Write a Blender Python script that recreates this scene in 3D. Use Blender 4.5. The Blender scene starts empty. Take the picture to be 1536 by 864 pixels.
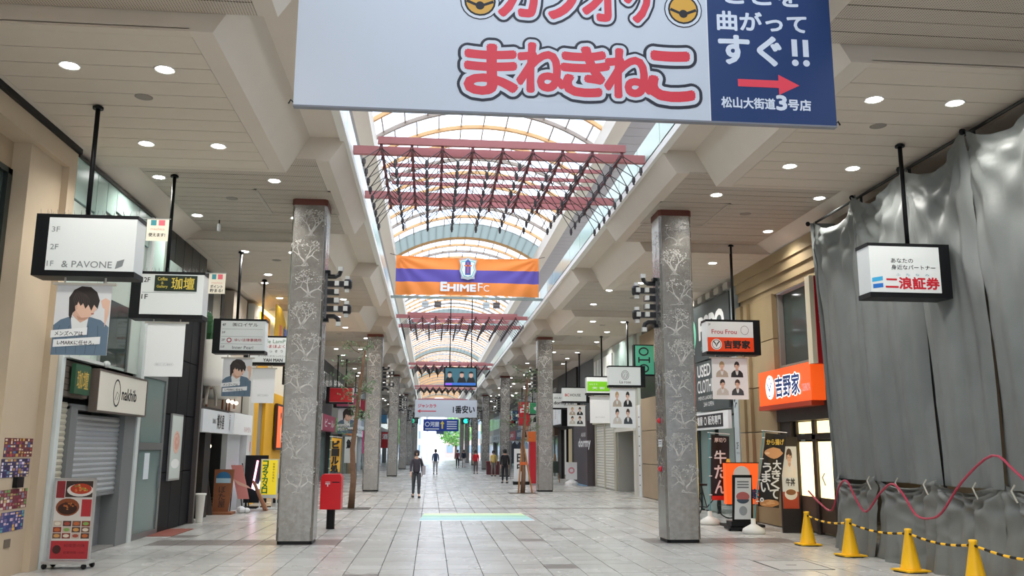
import bpy, math, random
from mathutils import Vector, Matrix
PI = math.pi
random.seed(7)
SC = bpy.context.scene
COL = SC.collection
# ------------------------------------------------------------------ camera
cam = bpy.data.objects.new('camera', bpy.data.cameras.new('camera')); COL.objects.link(cam)
cam.data.sensor_width = 36.0; cam.data.lens = 36.0 * 1311.3 / 1536.0
cam.data.clip_start = 0.05; cam.data.clip_end = 1000
TH, PS, RO = 0.1829, 0.0903, -0.0052
fwd = Vector((math.sin(PS) * math.cos(TH), math.cos(PS) * math.cos(TH), math.sin(TH)))
r0 = Vector((math.cos(PS), -math.sin(PS), 0)); u0 = r0.cross(fwd)
rr = r0 * math.cos(RO) - u0 * math.sin(RO); uu = u0 * math.cos(RO) + r0 * math.sin(RO)
M = Matrix((rr, uu, -fwd)).transposed().to_4x4(); M.translation = (0, 0, 1.7)
cam.matrix_world = M
SC.camera = cam
# ------------------------------------------------------------------ world, exposure
W = bpy.data.worlds.new('sky'); SC.world = W; W.use_nodes = True
nt = W.node_tree; bg = nt.nodes['Background']
tc = nt.nodes.new('ShaderNodeTexCoord'); nz = nt.nodes.new('ShaderNodeTexNoise'); cr = nt.nodes.new('ShaderNodeValToRGB')
nz.inputs['Scale'].default_value = 3.0; nz.inputs['Detail'].default_value = 5
cr.color_ramp.elements[0].position = .42; cr.color_ramp.elements[0].color = (.6, .76, 1, 1)
cr.color_ramp.elements[1].position = .56; cr.color_ramp.elements[1].color = (.95, .975, 1, 1)
nt.links.new(tc.outputs['Generated'], nz.inputs['Vector']); nt.links.new(nz.outputs['Fac'], cr.inputs['Fac'])
nt.links.new(cr.outputs['Color'], bg.inputs['Color']); bg.inputs['Strength'].default_value = 2.3
SC.view_settings.view_transform = 'Standard'; SC.view_settings.look = 'None'
SC.view_settings.gamma = 1; SC.view_settings.exposure = 0.55
try:
    SC.cycles.use_denoising = True
    SC.cycles.max_bounces = 7; SC.cycles.diffuse_bounces = 4; SC.cycles.glossy_bounces = 3; SC.cycles.transparent_max_bounces = 10
    SC.cycles.caustics_reflective = False; SC.cycles.caustics_refractive = False
    SC.cycles.sample_clamp_indirect = 6
except Exception: pass

# ------------------------------------------------------------------ materials
def lin(c): return c / 12.92 if c <= .04045 else ((c + .055) / 1.055) ** 2.4
def rgb(h):
    if isinstance(h, str): return tuple(lin(int(h[i:i + 2], 16) / 255) for i in (0, 2, 4)) + (1,)
    return tuple(h) + (1,)
MC = {}
def mat(h, rough=.6, metal=0, emit=0, noise=0, nscale=8, bump=0, bscale=60, alpha=1, spec=.5):
    key = (h, rough, metal, emit, noise, nscale, bump, bscale, alpha, spec)
    if key in MC: return MC[key]
    m = bpy.data.materials.new('paint_' + str(h)); m.use_nodes = True; n = m.node_tree; b = n.nodes['Principled BSDF']
    b.inputs['Base Color'].default_value = rgb(h); b.inputs['Roughness'].default_value = rough; b.inputs['Metallic'].default_value = metal
    b.inputs['Specular IOR Level'].default_value = spec
    m.diffuse_color = rgb(h)
    if alpha < 1: b.inputs['Alpha'].default_value = alpha
    if emit:
        b.inputs['Emission Color'].default_value = rgb(h); b.inputs['Emission Strength'].default_value = emit
    if noise or bump:
        tc = n.nodes.new('ShaderNodeTexCoord')
    if noise:
        t = n.nodes.new('ShaderNodeTexNoise'); t.inputs['Scale'].default_value = nscale; t.inputs['Detail'].default_value = 6
        mx = n.nodes.new('ShaderNodeMix'); mx.data_type = 'RGBA'
        c = rgb(h); mx.inputs['A'].default_value = tuple(x * (1 - noise) for x in c[:3]) + (1,); mx.inputs['B'].default_value = tuple(min(1, x * (1 + noise)) for x in c[:3]) + (1,)
        n.links.new(tc.outputs['Object'], t.inputs['Vector']); n.links.new(t.outputs['Fac'], mx.inputs['Factor']); n.links.new(mx.outputs['Result'], b.inputs['Base Color'])
    if bump:
        t = n.nodes.new('ShaderNodeTexNoise'); t.inputs['Scale'].default_value = bscale; t.inputs['Detail'].default_value = 4
        bp = n.nodes.new('ShaderNodeBump'); bp.inputs['Strength'].default_value = bump; bp.inputs['Distance'].default_value = .01
        n.links.new(tc.outputs['Object'], t.inputs['Vector']); n.links.new(t.outputs['Fac'], bp.inputs['Height']); n.links.new(bp.outputs['Normal'], b.inputs['Normal'])
    MC[key] = m; return m
def glass(h='b9d6cf', k=.55, rough=.05):
    key = ('glass', h, k, rough)
    if key in MC: return MC[key]
    m = bpy.data.materials.new('window_glass'); m.use_nodes = True; n = m.node_tree; n.nodes.clear()
    o = n.nodes.new('ShaderNodeOutputMaterial'); t = n.nodes.new('ShaderNodeBsdfTransparent'); t.inputs['Color'].default_value = rgb(h)
    p = n.nodes.new('ShaderNodeBsdfPrincipled'); p.inputs['Base Color'].default_value = rgb(h); p.inputs['Roughness'].default_value = rough
    mx = n.nodes.new('ShaderNodeMixShader'); mx.inputs[0].default_value = k
    n.links.new(t.outputs[0], mx.inputs[1]); n.links.new(p.outputs[0], mx.inputs[2]); n.links.new(mx.outputs[0], o.inputs[0])
    MC[key] = m; return m
def frosted(col=(.9, .93, .96, 1), k=.3):
    m = bpy.data.materials.new('roof_glazing'); m.use_nodes = True; n = m.node_tree; n.nodes.clear()
    o = n.nodes.new('ShaderNodeOutputMaterial'); t = n.nodes.new('ShaderNodeBsdfTransparent'); t.inputs['Color'].default_value = (.93, .96, 1, 1)
    p = n.nodes.new('ShaderNodeBsdfTranslucent'); p.inputs['Color'].default_value = col
    mx = n.nodes.new('ShaderNodeMixShader'); mx.inputs[0].default_value = k
    n.links.new(t.outputs[0], mx.inputs[1]); n.links.new(p.outputs[0], mx.inputs[2]); n.links.new(mx.outputs[0], o.inputs[0])
    return m
ROOFG = frosted()
CEIL = mat('d2c6b6', .7, noise=.05, nscale=3); CEILB = mat('d4c9bb', .75, noise=.04, nscale=2)
BLACK = mat('121316', .45, spec=.25); WHITE = mat('e6e7e8', .5); STEEL = mat('8f9192', .28, .9); DARK = mat('23211f', .5)
GREYP = mat('a6a6a4', .5); OFFW = mat('d8d4ca', .6)

def perf_mat():
    m = bpy.data.materials.new('perforated_board'); m.use_nodes = True; n = m.node_tree; b = n.nodes['Principled BSDF']
    tc = n.nodes.new('ShaderNodeTexCoord'); mp = n.nodes.new('ShaderNodeMapping'); mp.inputs['Scale'].default_value = (32, 32, .01)
    v = n.nodes.new('ShaderNodeTexVoronoi'); v.inputs['Randomness'].default_value = .0; v.inputs['Scale'].default_value = 1
    r = n.nodes.new('ShaderNodeValToRGB'); r.color_ramp.elements[0].position = .22; r.color_ramp.elements[1].position = .34
    r.color_ramp.elements[0].color = rgb('766e64'); r.color_ramp.elements[1].color = rgb('c8bcad')
    g = n.nodes.new('ShaderNodeNewGeometry')
    n.links.new(g.outputs['Position'], mp.inputs['Vector']); n.links.new(mp.outputs['Vector'], v.inputs['Vector']); n.links.new(v.outputs['Distance'], r.inputs['Fac']); n.links.new(r.outputs['Color'], b.inputs['Base Color'])
    b.inputs['Roughness'].default_value = .7
    return m
PERF = perf_mat()
def floor_mat(joints):
    m = bpy.data.materials.new('floor_tile_stone' if not joints else 'distant_paving'); m.use_nodes = True; n = m.node_tree; b = n.nodes['Principled BSDF']
    g = n.nodes.new('ShaderNodeNewGeometry'); sub = n.nodes.new('ShaderNodeVectorMath'); sub.operation = 'SUBTRACT'; sub.inputs[1].default_value = (.28, 13.16, 0)
    dv = n.nodes.new('ShaderNodeVectorMath'); dv.operation = 'DIVIDE'; dv.inputs[1].default_value = (.48, .48, 1)
    fl = n.nodes.new('ShaderNodeVectorMath'); fl.operation = 'FLOOR'; wn = n.nodes.new('ShaderNodeTexWhiteNoise'); wn.noise_dimensions = '2D'
    n.links.new(g.outputs['Position'], sub.inputs[0]); n.links.new(sub.outputs[0], dv.inputs[0]); n.links.new(dv.outputs[0], fl.inputs[0]); n.links.new(fl.outputs[0], wn.inputs['Vector'])
    cr = n.nodes.new('ShaderNodeValToRGB'); e = cr.color_ramp.elements; e[0].position = 0; e[0].color = rgb('b4b3af'); e[1].position = .05; e[1].color = rgb('bab9b5')
    x = e.new(.5); x.color = rgb('bebdb9'); x = e.new(1); x.color = rgb('c6c5c2')
    n.links.new(wn.outputs['Value'], cr.inputs['Fac'])
    nz = n.nodes.new('ShaderNodeTexNoise'); nz.inputs['Scale'].default_value = .7; nz.inputs['Detail'].default_value = 8
    mx = n.nodes.new('ShaderNodeMix'); mx.data_type = 'RGBA'; mx.blend_type = 'MULTIPLY'; mx.inputs['Factor'].default_value = 1
    r2 = n.nodes.new('ShaderNodeValToRGB'); r2.color_ramp.elements[0].position = .3; r2.color_ramp.elements[0].color = (.9, .89, .875, 1); r2.color_ramp.elements[1].position = .7; r2.color_ramp.elements[1].color = (1, 1, 1, 1)
    n.links.new(g.outputs['Position'], nz.inputs['Vector']); n.links.new(nz.outputs['Fac'], r2.inputs['Fac']); n.links.new(cr.outputs['Color'], mx.inputs['A']); n.links.new(r2.outputs['Color'], mx.inputs['B'])
    n.links.new(mx.outputs['Result'], b.inputs['Base Color'])
    rm = n.nodes.new('ShaderNodeMapRange'); rm.inputs['To Min'].default_value = .2; rm.inputs['To Max'].default_value = .34
    n.links.new(nz.outputs['Fac'], rm.inputs['Value']); n.links.new(rm.outputs['Result'], b.inputs['Roughness'])
    return m
TILE = floor_mat(0)
def steel_etched():
    m = bpy.data.materials.new('etched_steel'); m.use_nodes = True; n = m.node_tree; b = n.nodes['Principled BSDF']
    tc = n.nodes.new('ShaderNodeTexCoord'); t = n.nodes.new('ShaderNodeTexNoise'); t.inputs['Scale'].default_value = 9; t.inputs['Detail'].default_value = 9; t.inputs['Roughness'].default_value = .75
    r = n.nodes.new('ShaderNodeValToRGB'); r.color_ramp.elements[0].position = .35; r.color_ramp.elements[0].color = rgb('8b8883'); r.color_ramp.elements[1].position = .65; r.color_ramp.elements[1].color = rgb('aba8a3')
    n.links.new(tc.outputs['Object'], t.inputs['Vector']); n.links.new(t.outputs['Fac'], r.inputs['Fac']); n.links.new(r.outputs['Color'], b.inputs['Base Color'])
    b.inputs['Metallic'].default_value = .8; b.inputs['Roughness'].default_value = .27
    w = n.nodes.new('ShaderNodeTexNoise'); w.inputs['Scale'].default_value = 2.2; bp = n.nodes.new('ShaderNodeBump'); bp.inputs['Strength'].default_value = .12; bp.inputs['Distance'].default_value = .03
    n.links.new(tc.outputs['Object'], w.inputs['Vector']); n.links.new(w.outputs['Fac'], bp.inputs['Height']); n.links.new(bp.outputs['Normal'], b.inputs['Normal'])
    return m
ETCH = steel_etched(); ETCHL = mat('c8c4be', .45, .7)
def stone(h, seed=1.5):
    return mat(h, .75, noise=.13, nscale=seed, bump=.15, bscale=40)

# ------------------------------------------------------------------ mesh building
class MB:
    def __init__(s): s.v = []; s.f = []; s.m = []; s.mats = []
    def mi(s, m):
        if m is None: return 0
        if m not in s.mats: s.mats.append(m)
        return s.mats.index(m)
    def poly(s, pts, m=None, faces=None):
        b = len(s.v); s.v += [tuple(p) for p in pts]; k = s.mi(m)
        for f in (faces or [tuple(range(len(pts)))]): s.f.append(tuple(b + i for i in f)); s.m.append(k)
        return s
    def box(s, a, b, m=None):
        (x0, y0, z0), (x1, y1, z1) = a, b
        if x0 > x1: x0, x1 = x1, x0
        if y0 > y1: y0, y1 = y1, y0
        if z0 > z1: z0, z1 = z1, z0
        return s.poly([(x0, y0, z0), (x1, y0, z0), (x1, y1, z0), (x0, y1, z0), (x0, y0, z1), (x1, y0, z1), (x1, y1, z1), (x0, y1, z1)], m,
                      [(0, 3, 2, 1), (4, 5, 6, 7), (0, 1, 5, 4), (1, 2, 6, 5), (2, 3, 7, 6), (3, 0, 4, 7)])
    def prism_y(s, prof, y0, y1, m=None):          # prof: list of (x, z)
        n = len(prof); pts = [(x, y0, z) for x, z in prof] + [(x, y1, z) for x, z in prof]
        return s.poly(pts, m, [tuple(range(n)), tuple(range(2 * n - 1, n - 1, -1))] + [(i, i + n, (i + 1) % n + n, (i + 1) % n) for i in range(n)])
    def prism_z(s, prof, z0, z1, m=None):          # prof: list of (x, y)
        n = len(prof); pts = [(x, y, z0) for x, y in prof] + [(x, y, z1) for x, y in prof]
        return s.poly(pts, m, [tuple(range(n - 1, -1, -1)), tuple(range(n, 2 * n))] + [(i, (i + 1) % n, (i + 1) % n + n, i + n) for i in range(n)])
    def plate(s, prof, y0, y1, m=None):            # prof (x, z) outline facing -y, y0 front
        return s.prism_y(prof, y0, y1, m)
    def tube(s, pts, r, m=None, n=6, r2=None, cap=True):
        pts = [Vector(p) for p in pts]; k = s.mi(m); base = len(s.v); N = len(pts)
        for i, p in enumerate(pts):
            d = (pts[min(i + 1, N - 1)] - pts[max(i - 1, 0)]).normalized()
            a = d.orthogonal().normalized() if abs(d.z) > .99 else Vector((0, 0, 1)).cross(d).normalized(); b = d.cross(a)
            q = r if r2 is None else r + (r2 - r) * i / max(1, N - 1)
            for j in range(n):
                t = 2 * PI * j / n; s.v.append(tuple(p + (a * math.cos(t) + b * math.sin(t)) * q))
        for i in range(N - 1):
            for j in range(n):
                s.f.append((base + i * n + j, base + i * n + (j + 1) % n, base + (i + 1) * n + (j + 1) % n, base + (i + 1) * n + j)); s.m.append(k)
        if cap:
            s.f.append(tuple(base + j for j in range(n - 1, -1, -1))); s.m.append(k); s.f.append(tuple(base + (N - 1) * n + j for j in range(n))); s.m.append(k)
        return s
    def lathe(s, prof, c=(0, 0, 0), n=16, m=None):  # prof (r, z)
        k = s.mi(m); base = len(s.v); N = len(prof)
        for r, z in prof:
            for j in range(n):
                t = 2 * PI * j / n; s.v.append((c[0] + r * math.cos(t), c[1] + r * math.sin(t), c[2] + z))
        for i in range(N - 1):
            for j in range(n):
                s.f.append((base + i * n + j, base + i * n + (j + 1) % n, base + (i + 1) * n + (j + 1) % n, base + (i + 1) * n + j)); s.m.append(k)
        s.f.append(tuple(base + j for j in range(n - 1, -1, -1))); s.m.append(k); s.f.append(tuple(base + (N - 1) * n + j for j in range(n))); s.m.append(k)
        return s
    def disc(s, x, z, r, y0, y1, m=None, n=20, rx=None):
        return s.prism_y([(x + (rx or r) * math.cos(2 * PI * j / n), z + r * math.sin(2 * PI * j / n)) for j in range(n)], y0, y1, m)
    def ball(s, c, r, m=None, n=8, sz=1):
        return s.lathe([(r * math.sin(PI * i / n) + 1e-4, -r * sz * math.cos(PI * i / n)) for i in range(n + 1)], c, n + 2, m)
    def stroke(s, pts, w, y, m=None):              # flat ribbon facing -y along (x, z) points, w may be list
        pts = [Vector(p) for p in pts]; N = len(pts); L = []; R = []
        for i, p in enumerate(pts):
            d = (pts[min(i + 1, N - 1)] - pts[max(i - 1, 0)]).normalized(); q = (w[i] if isinstance(w, (list, tuple)) else w) / 2
            L.append((p.x - d.y * q, y, p.y + d.x * q)); R.append((p.x + d.y * q, y, p.y - d.x * q))
        return s.poly(L + R, m, [(i, N + i, N + i + 1, i + 1) for i in range(N - 1)])
    def mesh(s, name, default=None, smooth=False):
        me = bpy.data.meshes.new(name); me.from_pydata(s.v, [], s.f)
        for m in (s.mats or ([default] if default else [])): me.materials.append(m)
        if s.mats: me.polygons.foreach_set('material_index', s.m)
        if smooth: me.polygons.foreach_set('use_smooth', [True] * len(s.f))
        me.update(); return me
def obj(name, mb, m=None, parent=None, smooth=False, label=None, stuff=False):
    me = mb.mesh(name, m, smooth) if isinstance(mb, MB) else mb
    o = bpy.data.objects.new(name, me); COL.objects.link(o)
    if parent: o.parent = parent
    if label: o['label'] = label
    if stuff: o['kind'] = 'stuff'
    return o
def thing(name, label, cat, loc=(0, 0, 0), rz=0, group=None):
    o = bpy.data.objects.new(name, None); COL.objects.link(o); o.empty_display_size = .1
    o.location = loc; o.rotation_euler = (0, 0, rz); o['label'] = label; o['category'] = cat
    if group: o['group'] = group
    return o
def tag(o, label, cat, group=None):
    o['label'] = label; o['category'] = cat
    if group: o['group'] = group
    return o
def struct(name, loc=(0, 0, 0), rz=0, mb=None, m=None):
    o = obj(name, mb, m) if mb else bpy.data.objects.new(name, None)
    if not mb: COL.objects.link(o); o.empty_display_size = .1
    o.location = loc; o.rotation_euler = (0, 0, rz); o['kind'] = 'structure'; return o
def dup(root, loc, rz=None, label=None):
    r = root.copy(); COL.objects.link(r); r.location = loc
    if rz is not None: r.rotation_euler = (0, 0, rz)
    if label: r['label'] = label
    for ch in list(root.children):
        c = ch.copy(); COL.objects.link(c); c.parent = r
        for g in ch.children:
            d = g.copy(); COL.objects.link(d); d.parent = c
    return r
LEFT, RIGHT = PI / 2, -PI / 2
BX = lambda a, b, m=None: MB().box(a, b, m)

# text: returns list of (verts2d, faces), fitted to a box
TXC = {}
def glyphs(body, off=0):
    k = (body, off)
    if k in TXC: return TXC[k]
    c = bpy.data.curves.new('t', 'FONT'); c.body = body; c.size = 1; c.offset = off; c.resolution_u = 3; c.fill_mode = 'FRONT'
    o = bpy.data.objects.new('t', c); me = o.to_mesh()
    v = [(p.co.x, p.co.y) for p in me.vertices]; f = [tuple(p.vertices) for p in me.polygons]
    o.to_mesh_clear(); bpy.data.objects.remove(o); bpy.data.curves.remove(c)
    TXC[k] = (v, f); return v, f
def put_text(mb, body, x0, z0, w, h, y, m, off=0, refoff=None):
    """fit the writing into the box x0..x0+w, z0..z0+h on the plane y; off thickens the strokes"""
    v, f = glyphs(body)
    if not v: return
    xs = [p[0] for p in v]; zs = [p[1] for p in v]; sx = w / max(1e-6, max(xs) - min(xs)); sz = h / max(1e-6, max(zs) - min(zs)); a, b = min(xs), min(zs)
    r = off * 1.1 * min(sx, sz); n = 0 if off <= 0 else (6 if off < .03 else (8 if off < .045 else (16 if off < .08 else 36)))
    st = [(0, 0)] + [(r * math.cos(2 * PI * i / n), r * math.sin(2 * PI * i / n)) for i in range(n)]
    for q, (dx, dz) in enumerate(st): mb.poly([(x0 + (p[0] - a) * sx + dx, y - 2e-5 * q, z0 + (p[1] - b) * sz + dz) for p in v], m, f)
def put_vtext(mb, body, x0, ztop, w, y, m, gap=1.12, off=0, hh=None):
    for i, ch in enumerate(body):
        hw = hh or w
        if ch == 'ー': mb.box((x0 + w * .43, y, ztop - (i + 1) * hw * gap + .1 * hw), (x0 + w * .57, y + .0005, ztop - i * hw * gap - .1 * hw), m)
        elif ch != ' ': put_text(mb, ch, x0, ztop - (i + 1) * hw * gap + hw * .1, w, hw, y, m, off)

C0 = 1.175                                            # arcade centre line
LW, RW = -5.5, 7.87                                   # shop front planes
# ================================================================== SETTING
# floor ----------------------------------------------------------
fl = struct('floor')
obj('screed', BX((-9, -14, -.3), (11.4, 260, -.012)), mat('3c3a38', .9), fl)
TS = .48
tme = MB().box((.0055, .004, -.012), (TS - .0055, TS - .004, 0)).mesh('tile', TILE)
BROWN = mat('7d7672', .35, noise=.1, nscale=5)
tdk = MB().box((.004, .004, -.012), (TS - .004, TS - .004, 0)).mesh('tile', BROWN)
def is_dark(x, y):
    if 16.5 < y < 17.4 and (-4.9 < x < -1.7 or 3.9 < x < 6.8): return True
    if 36.6 < y < 37.6 and (-4.9 < x < -1.7 or 3.9 < x < 6.8): return True
    if 26.1 < y < 26.5 and -2.4 < x < 7.0: return True
    if abs(x - 1.96) < .2 and (abs(y - 13.4) < .2 or abs(y - 17.4) < .3): return True
    return random.random() < .003
cols = [.28 + TS * i for i in range(-12, 16)]
rest = MB()
for j in range(-4, 50):
    y = 13.16 + TS * j
    for x in cols:
        xa = max(x, LW + .0); dk = is_dark(x + .24, y + .24)
        if j < 6:
            o = obj('tile', tdk if dk else tme, None, fl); o.location = (x, y, random.uniform(-.0012, .0012))
        else: rest.box((x + .008, y + .004, -.012), (x + TS - .008, y + TS - .004, 0), BROWN if dk else TILE)
obj('tile', rest, None, fl, stuff=True)
obj('paving', MB().box((-9, 13.16 + TS * 50, -.012), (11.4, 150, -.002), TILE).box((-9, 5, -.012), (11.4, 13.16 - 4 * TS, -.002), TILE).box((-9, -14, -.012), (11.4, 5, -.002), TILE)
    .box((-9, 11.2, -.012), (cols[0], 37.2, -.002), TILE).box((cols[-1] + TS, 11.2, -.012), (11.4, 37.2, -.002), TILE), None, fl)
jm = MB()
for i in range(0, 48): jm.box((-5.3, 37.3 + i * 1.44, -.002), (7.6, 37.33 + i * 1.44, -.0005))
for x in cols: jm.box((x - .006, 37.2, -.002), (x + .006, 106, -.0005))
obj('grout', jm, mat('77746f', .8), fl, stuff=True)
mh = thing('manhole_cover', 'square tiled access cover set in the paving before the yellow cones', 'cover', (5.5, 13.35, 0))
obj('cover', BX((-.4, -.52, -.004), (.4, .52, .002)), mat('b3b2ad', .4), mh)
obj('rim', MB().box((-.42, -.54, 0), (.42, -.52, .004)).box((-.42, .52, 0), (.42, .54, .004)).box((-.42, -.52, 0), (-.4, .52, .004)).box((.4, -.52, 0), (.42, .52, .004)), mat('3b3835', .5), mh)
obj('lifting_hole', BX((-.1, -.02, .002), (.06, .02, .0035)), BLACK, mh)
# projected floor picture, its light drawn as coloured sheets
pf = thing('painted_projection', 'pale blue and green scenery sticker on the floor in mid arcade', 'floor sticker', (1.17, 23.1, 0))
dm = MB(); dm.box((-1.4, -1.25, 0), (1.4, -1.0, .003), mat('e8f2f4', .4))
for i in range(9): dm.box((-1.4 + .01 * i, -1.0 + i * .25, 0), (1.4 - .01 * i, -.75 + i * .25, .003), mat(['8fc5cf', '9fd0cf', 'a8d4cf', 'b0d9cb', '8fc7b8', 'a5d2ad', 'bfe0b8', 'cfe6b0', 'e4eebc'][i], .4))
obj('picture', dm, None, pf)
obj('seagull', MB().stroke([(0, 0), (.1, .12), (.25, .04)], .03, 0).stroke([(0, 0), (-.12, .1), (-.2, .06)], .03, 0), WHITE, pf).matrix_local = Matrix.Translation((-.55, .2, .005)) @ Matrix.Rotation(-PI / 2, 4, 'X')

# ceiling modules -------------------------------------------------
P = 10.1; Y0 = 9.26; YM = 14.25; YE = 19.36
zA, zB, zF = 6.22, 6.44, 6.855
LAMPW = mat('ffffff', .3, emit=14)
LAMPW.cycles.emission_sampling = 'NONE' if hasattr(LAMPW, 'cycles') else 'NONE'
profA = [(10.4, zA), (6.55, zA), (6.55, zA + .03), (3.93, zA + .03), (3.93, zA), (3.673, zA), (3.309, zF), (2.707, zF), (2.707, 7.0), (10.4, 7.0)]
profB = [(10.4, zA), (6.7, zA), (6.35, zB), (6.3, zB + .03), (3.2, zB + .03), (3.2, zB), (2.979, zB), (2.707, zF), (2.707, 7.0), (10.4, 7.0)]
# solid bodies; plank beds recessed
def sgn(prof, s): 
    q = [(C0 + s * x, z) for x, z in prof]
    return q if s < 0 else q[::-1]
pA = {s: BX((0, .006, 0), (2.61, .41, .028)).mesh('plank', CEIL) for s in (-1, 1)}
pB = BX((0, .009, 0), (3.09, .286, .028)).mesh('plank', PERF)
lens_me = MB().lathe([(.001, 0), (.088, 0), (.088, .01), (.001, .01)], n=14).mesh('lens', LAMPW)
ring_me = MB().lathe([(.088, .0), (.12, -.012), (.128, .0), (.128, .01), (.088, .01)], n=16).mesh('trim_ring', mat('d9d7d0', .3))
spk_me = MB().lathe([(.001, -.008), (.1, -.006), (.115, 0), (.115, .01), (.001, .01)], n=16).mesh('grille', mat('8d857b', .6))
def row_word(k): return ['in the nearest bay', 'in the second bay', 'in the third bay', 'in the fourth bay', 'in the fifth bay', 'in the sixth bay', 'in the seventh bay', 'in the eighth bay', 'in the ninth bay'][min(k, 8)]
def downlight(x, y, z, label, lamp, far):
    t = thing('downlight', label, 'downlight', (x, y, z), 0, 'recessed ceiling downlights')
    obj('lens', lens_me, None, t).location = (0, 0, -.012); 
    if not far: obj('trim_ring', ring_me, None, t)
    if lamp:
        l = bpy.data.lights.new('lamp', 'SPOT'); l.energy = lamp; l.spot_size = 2.5; l.spot_blend = .6; l.shadow_soft_size = .1; l.color = (1, .97, .9)
        lo = bpy.data.objects.new('lamp', l); COL.objects.link(lo); lo.parent = t; lo.location = (0, 0, -.05)
for k in range(-4, 13):
    y0, ym, ye = Y0 + P * k, YM + P * k, YE + P * k
    for s in (-1, 1):
        side = 'left' if s < 0 else 'right'
        ce = struct('ceiling')
        for nm, prof, a, b in (('smooth_bay', profA, y0, ym), ('ribbed_bay', profB, ym, ye)):
            obj(nm, MB().prism_y(sgn(prof, s), a, b), CEILB, ce)
        # end borders of plank beds
        obj('border', MB().box((C0 + s * 3.93, y0, zA), (C0 + s * 6.55, y0 + .14, zA + .04)).box((C0 + s * 3.93, ym - .12, zA), (C0 + s * 6.55, ym, zA + .04)), CEIL, ce)
        obj('joint_backing', MB().box((C0 + s * 3.94, y0 + .02, zA + .0285), (C0 + s * 6.54, ym - .02, zA + .029)).box((C0 + s * 3.21, ym + .01, zB + .0285), (C0 + s * 6.29, ye - .01, zB + .029)), mat('4d453c', .9), ce)
        joined = MB()
        nA = 11; pw = (ym - .12 - y0 - .14) / nA
        for i in range(nA):
            ya = y0 + .14 + i * pw; xa = C0 + 3.935 if s > 0 else C0 - 6.545
            if -1 <= k < 5:
                o = obj('plank', pA[s], None, ce); o.location = (xa, ya, zA + random.uniform(0, .002)); o.scale = (1, pw / .416, 1)
            elif k >= -1: joined.box((xa, ya + .006, zA), (xa + 2.61, ya + pw - .006, zA + .028), CEIL)
        nB = 17; pw = (ye - ym) / nB
        for i in range(nB):
            ya = ym + i * pw; xa = C0 + 3.205 if s > 0 else C0 - 6.295
            if -1 <= k < 2:
                o = obj('plank', pB, None, ce); o.location = (xa, ya, zB + random.uniform(0, .002)); o.scale = (1, pw / .295, 1)
            elif k >= -1: joined.box((xa, ya + .006, zB), (xa + 3.09, ya + pw - .006, zB + .028), PERF)
        if joined.v: obj('plank', joined, None, ce, stuff=True)
        # clerestory above: lip, glass band, beam, eave soffit
        cl = struct('trim_1')
        x = C0 + s * 2.707
        obj('lip', BX((x - s * .03, y0, 6.80), (x + s * .1, ye, 6.93)), mat('e8e5de', .5), cl)
        for i in range(6):
            ya = y0 + i * P / 6
            obj('pane', BX((x, ya + .02, 6.93), (x + s * .02, ya + P / 6 - .02, 7.45)), glass('bcd6ca', .93, .2), cl)
        obj('beam', BX((x - s * .08, y0, 8.62), (x + s * .25, ye, 9.07)), mat('d6cfc4', .6), cl)
        bz = MB(); bm_ = MB()
        for i in range(20): bz.box((x + s * .25, y0 + i * P / 20 + .008, 8.63), (x + s * 1.9, y0 + (i + 1) * P / 20 - .008, 8.68))
        obj('soffit_board', bz, mat('a19ea3', .6), cl, stuff=True)
        for i in range(2): bm_.box((x + s * 1.6, y0 + i * 5.05, 6.95), (x + s * 1.75, y0 + i * 5.05 + .15, 8.63))
        obj('post', bm_, mat('b8b3aa', .6), cl)
        obj('outer_roof', BX((x + s * .25, y0, 8.69), (x + s * 1.95, ye, 8.75)), mat('55555a', .8), cl)
        # lights
        for a, (oy, offs, z) in enumerate(((1.04, (4.49, 5.6), zA), (3.78, (4.49, 5.55), zA), (6.19, (4.08, 6.09), zB), (8.78, (4.08, 6.09), zB))):
            for b, of in enumerate(offs):
                if k < -1 or k > 8: continue
                lab = 'round recessed %s downlight in the %s %s ceiling %s, %s row' % ('inner' if b == 0 else 'outer', side, 'plank' if a < 2 else 'ribbed', row_word(k) if k >= 0 else 'above the camera', 'near' if a % 2 == 0 else 'far')
                downlight(C0 + s * of, y0 + oy, z, lab, (95 if (b == 1 or a < 2) else 70) if (-1 <= k < 3 or (k < 6 and b == 0)) else 0, k > 3)
        if 0 <= k < 5:
            for (oy, of, z) in ((1.95, 5.02, zA), (7.45, 5.1, zB)):
                t = thing('ceiling_speaker', 'grey round ceiling speaker grille in the %s ceiling %s, %s one' % (side, row_word(k), 'plank' if z == zA else 'ribbed'), 'speaker', (C0 + s * of, y0 + oy, z), 0, 'round ceiling speakers')
                obj('grille', spk_me, None, t)
        if k % 2 == 0 and k >= 0:
            f = MB(); cx, cy = C0 + s * 3.85, ym + 2.6
            for (a, b) in (((-.7, -.85), (.7, -.8)), ((-.7, .8), (.7, .85)), ((-.7, -.85), (-.65, .85)), ((.65, -.85), (.7, .85))): f.box((cx + a[0], cy + a[1], zB - .012), (cx + b[0], cy + b[1], zB + .01))
            obj('ceiling_frame', f, mat('b5ab9d', .5), ce)
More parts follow.
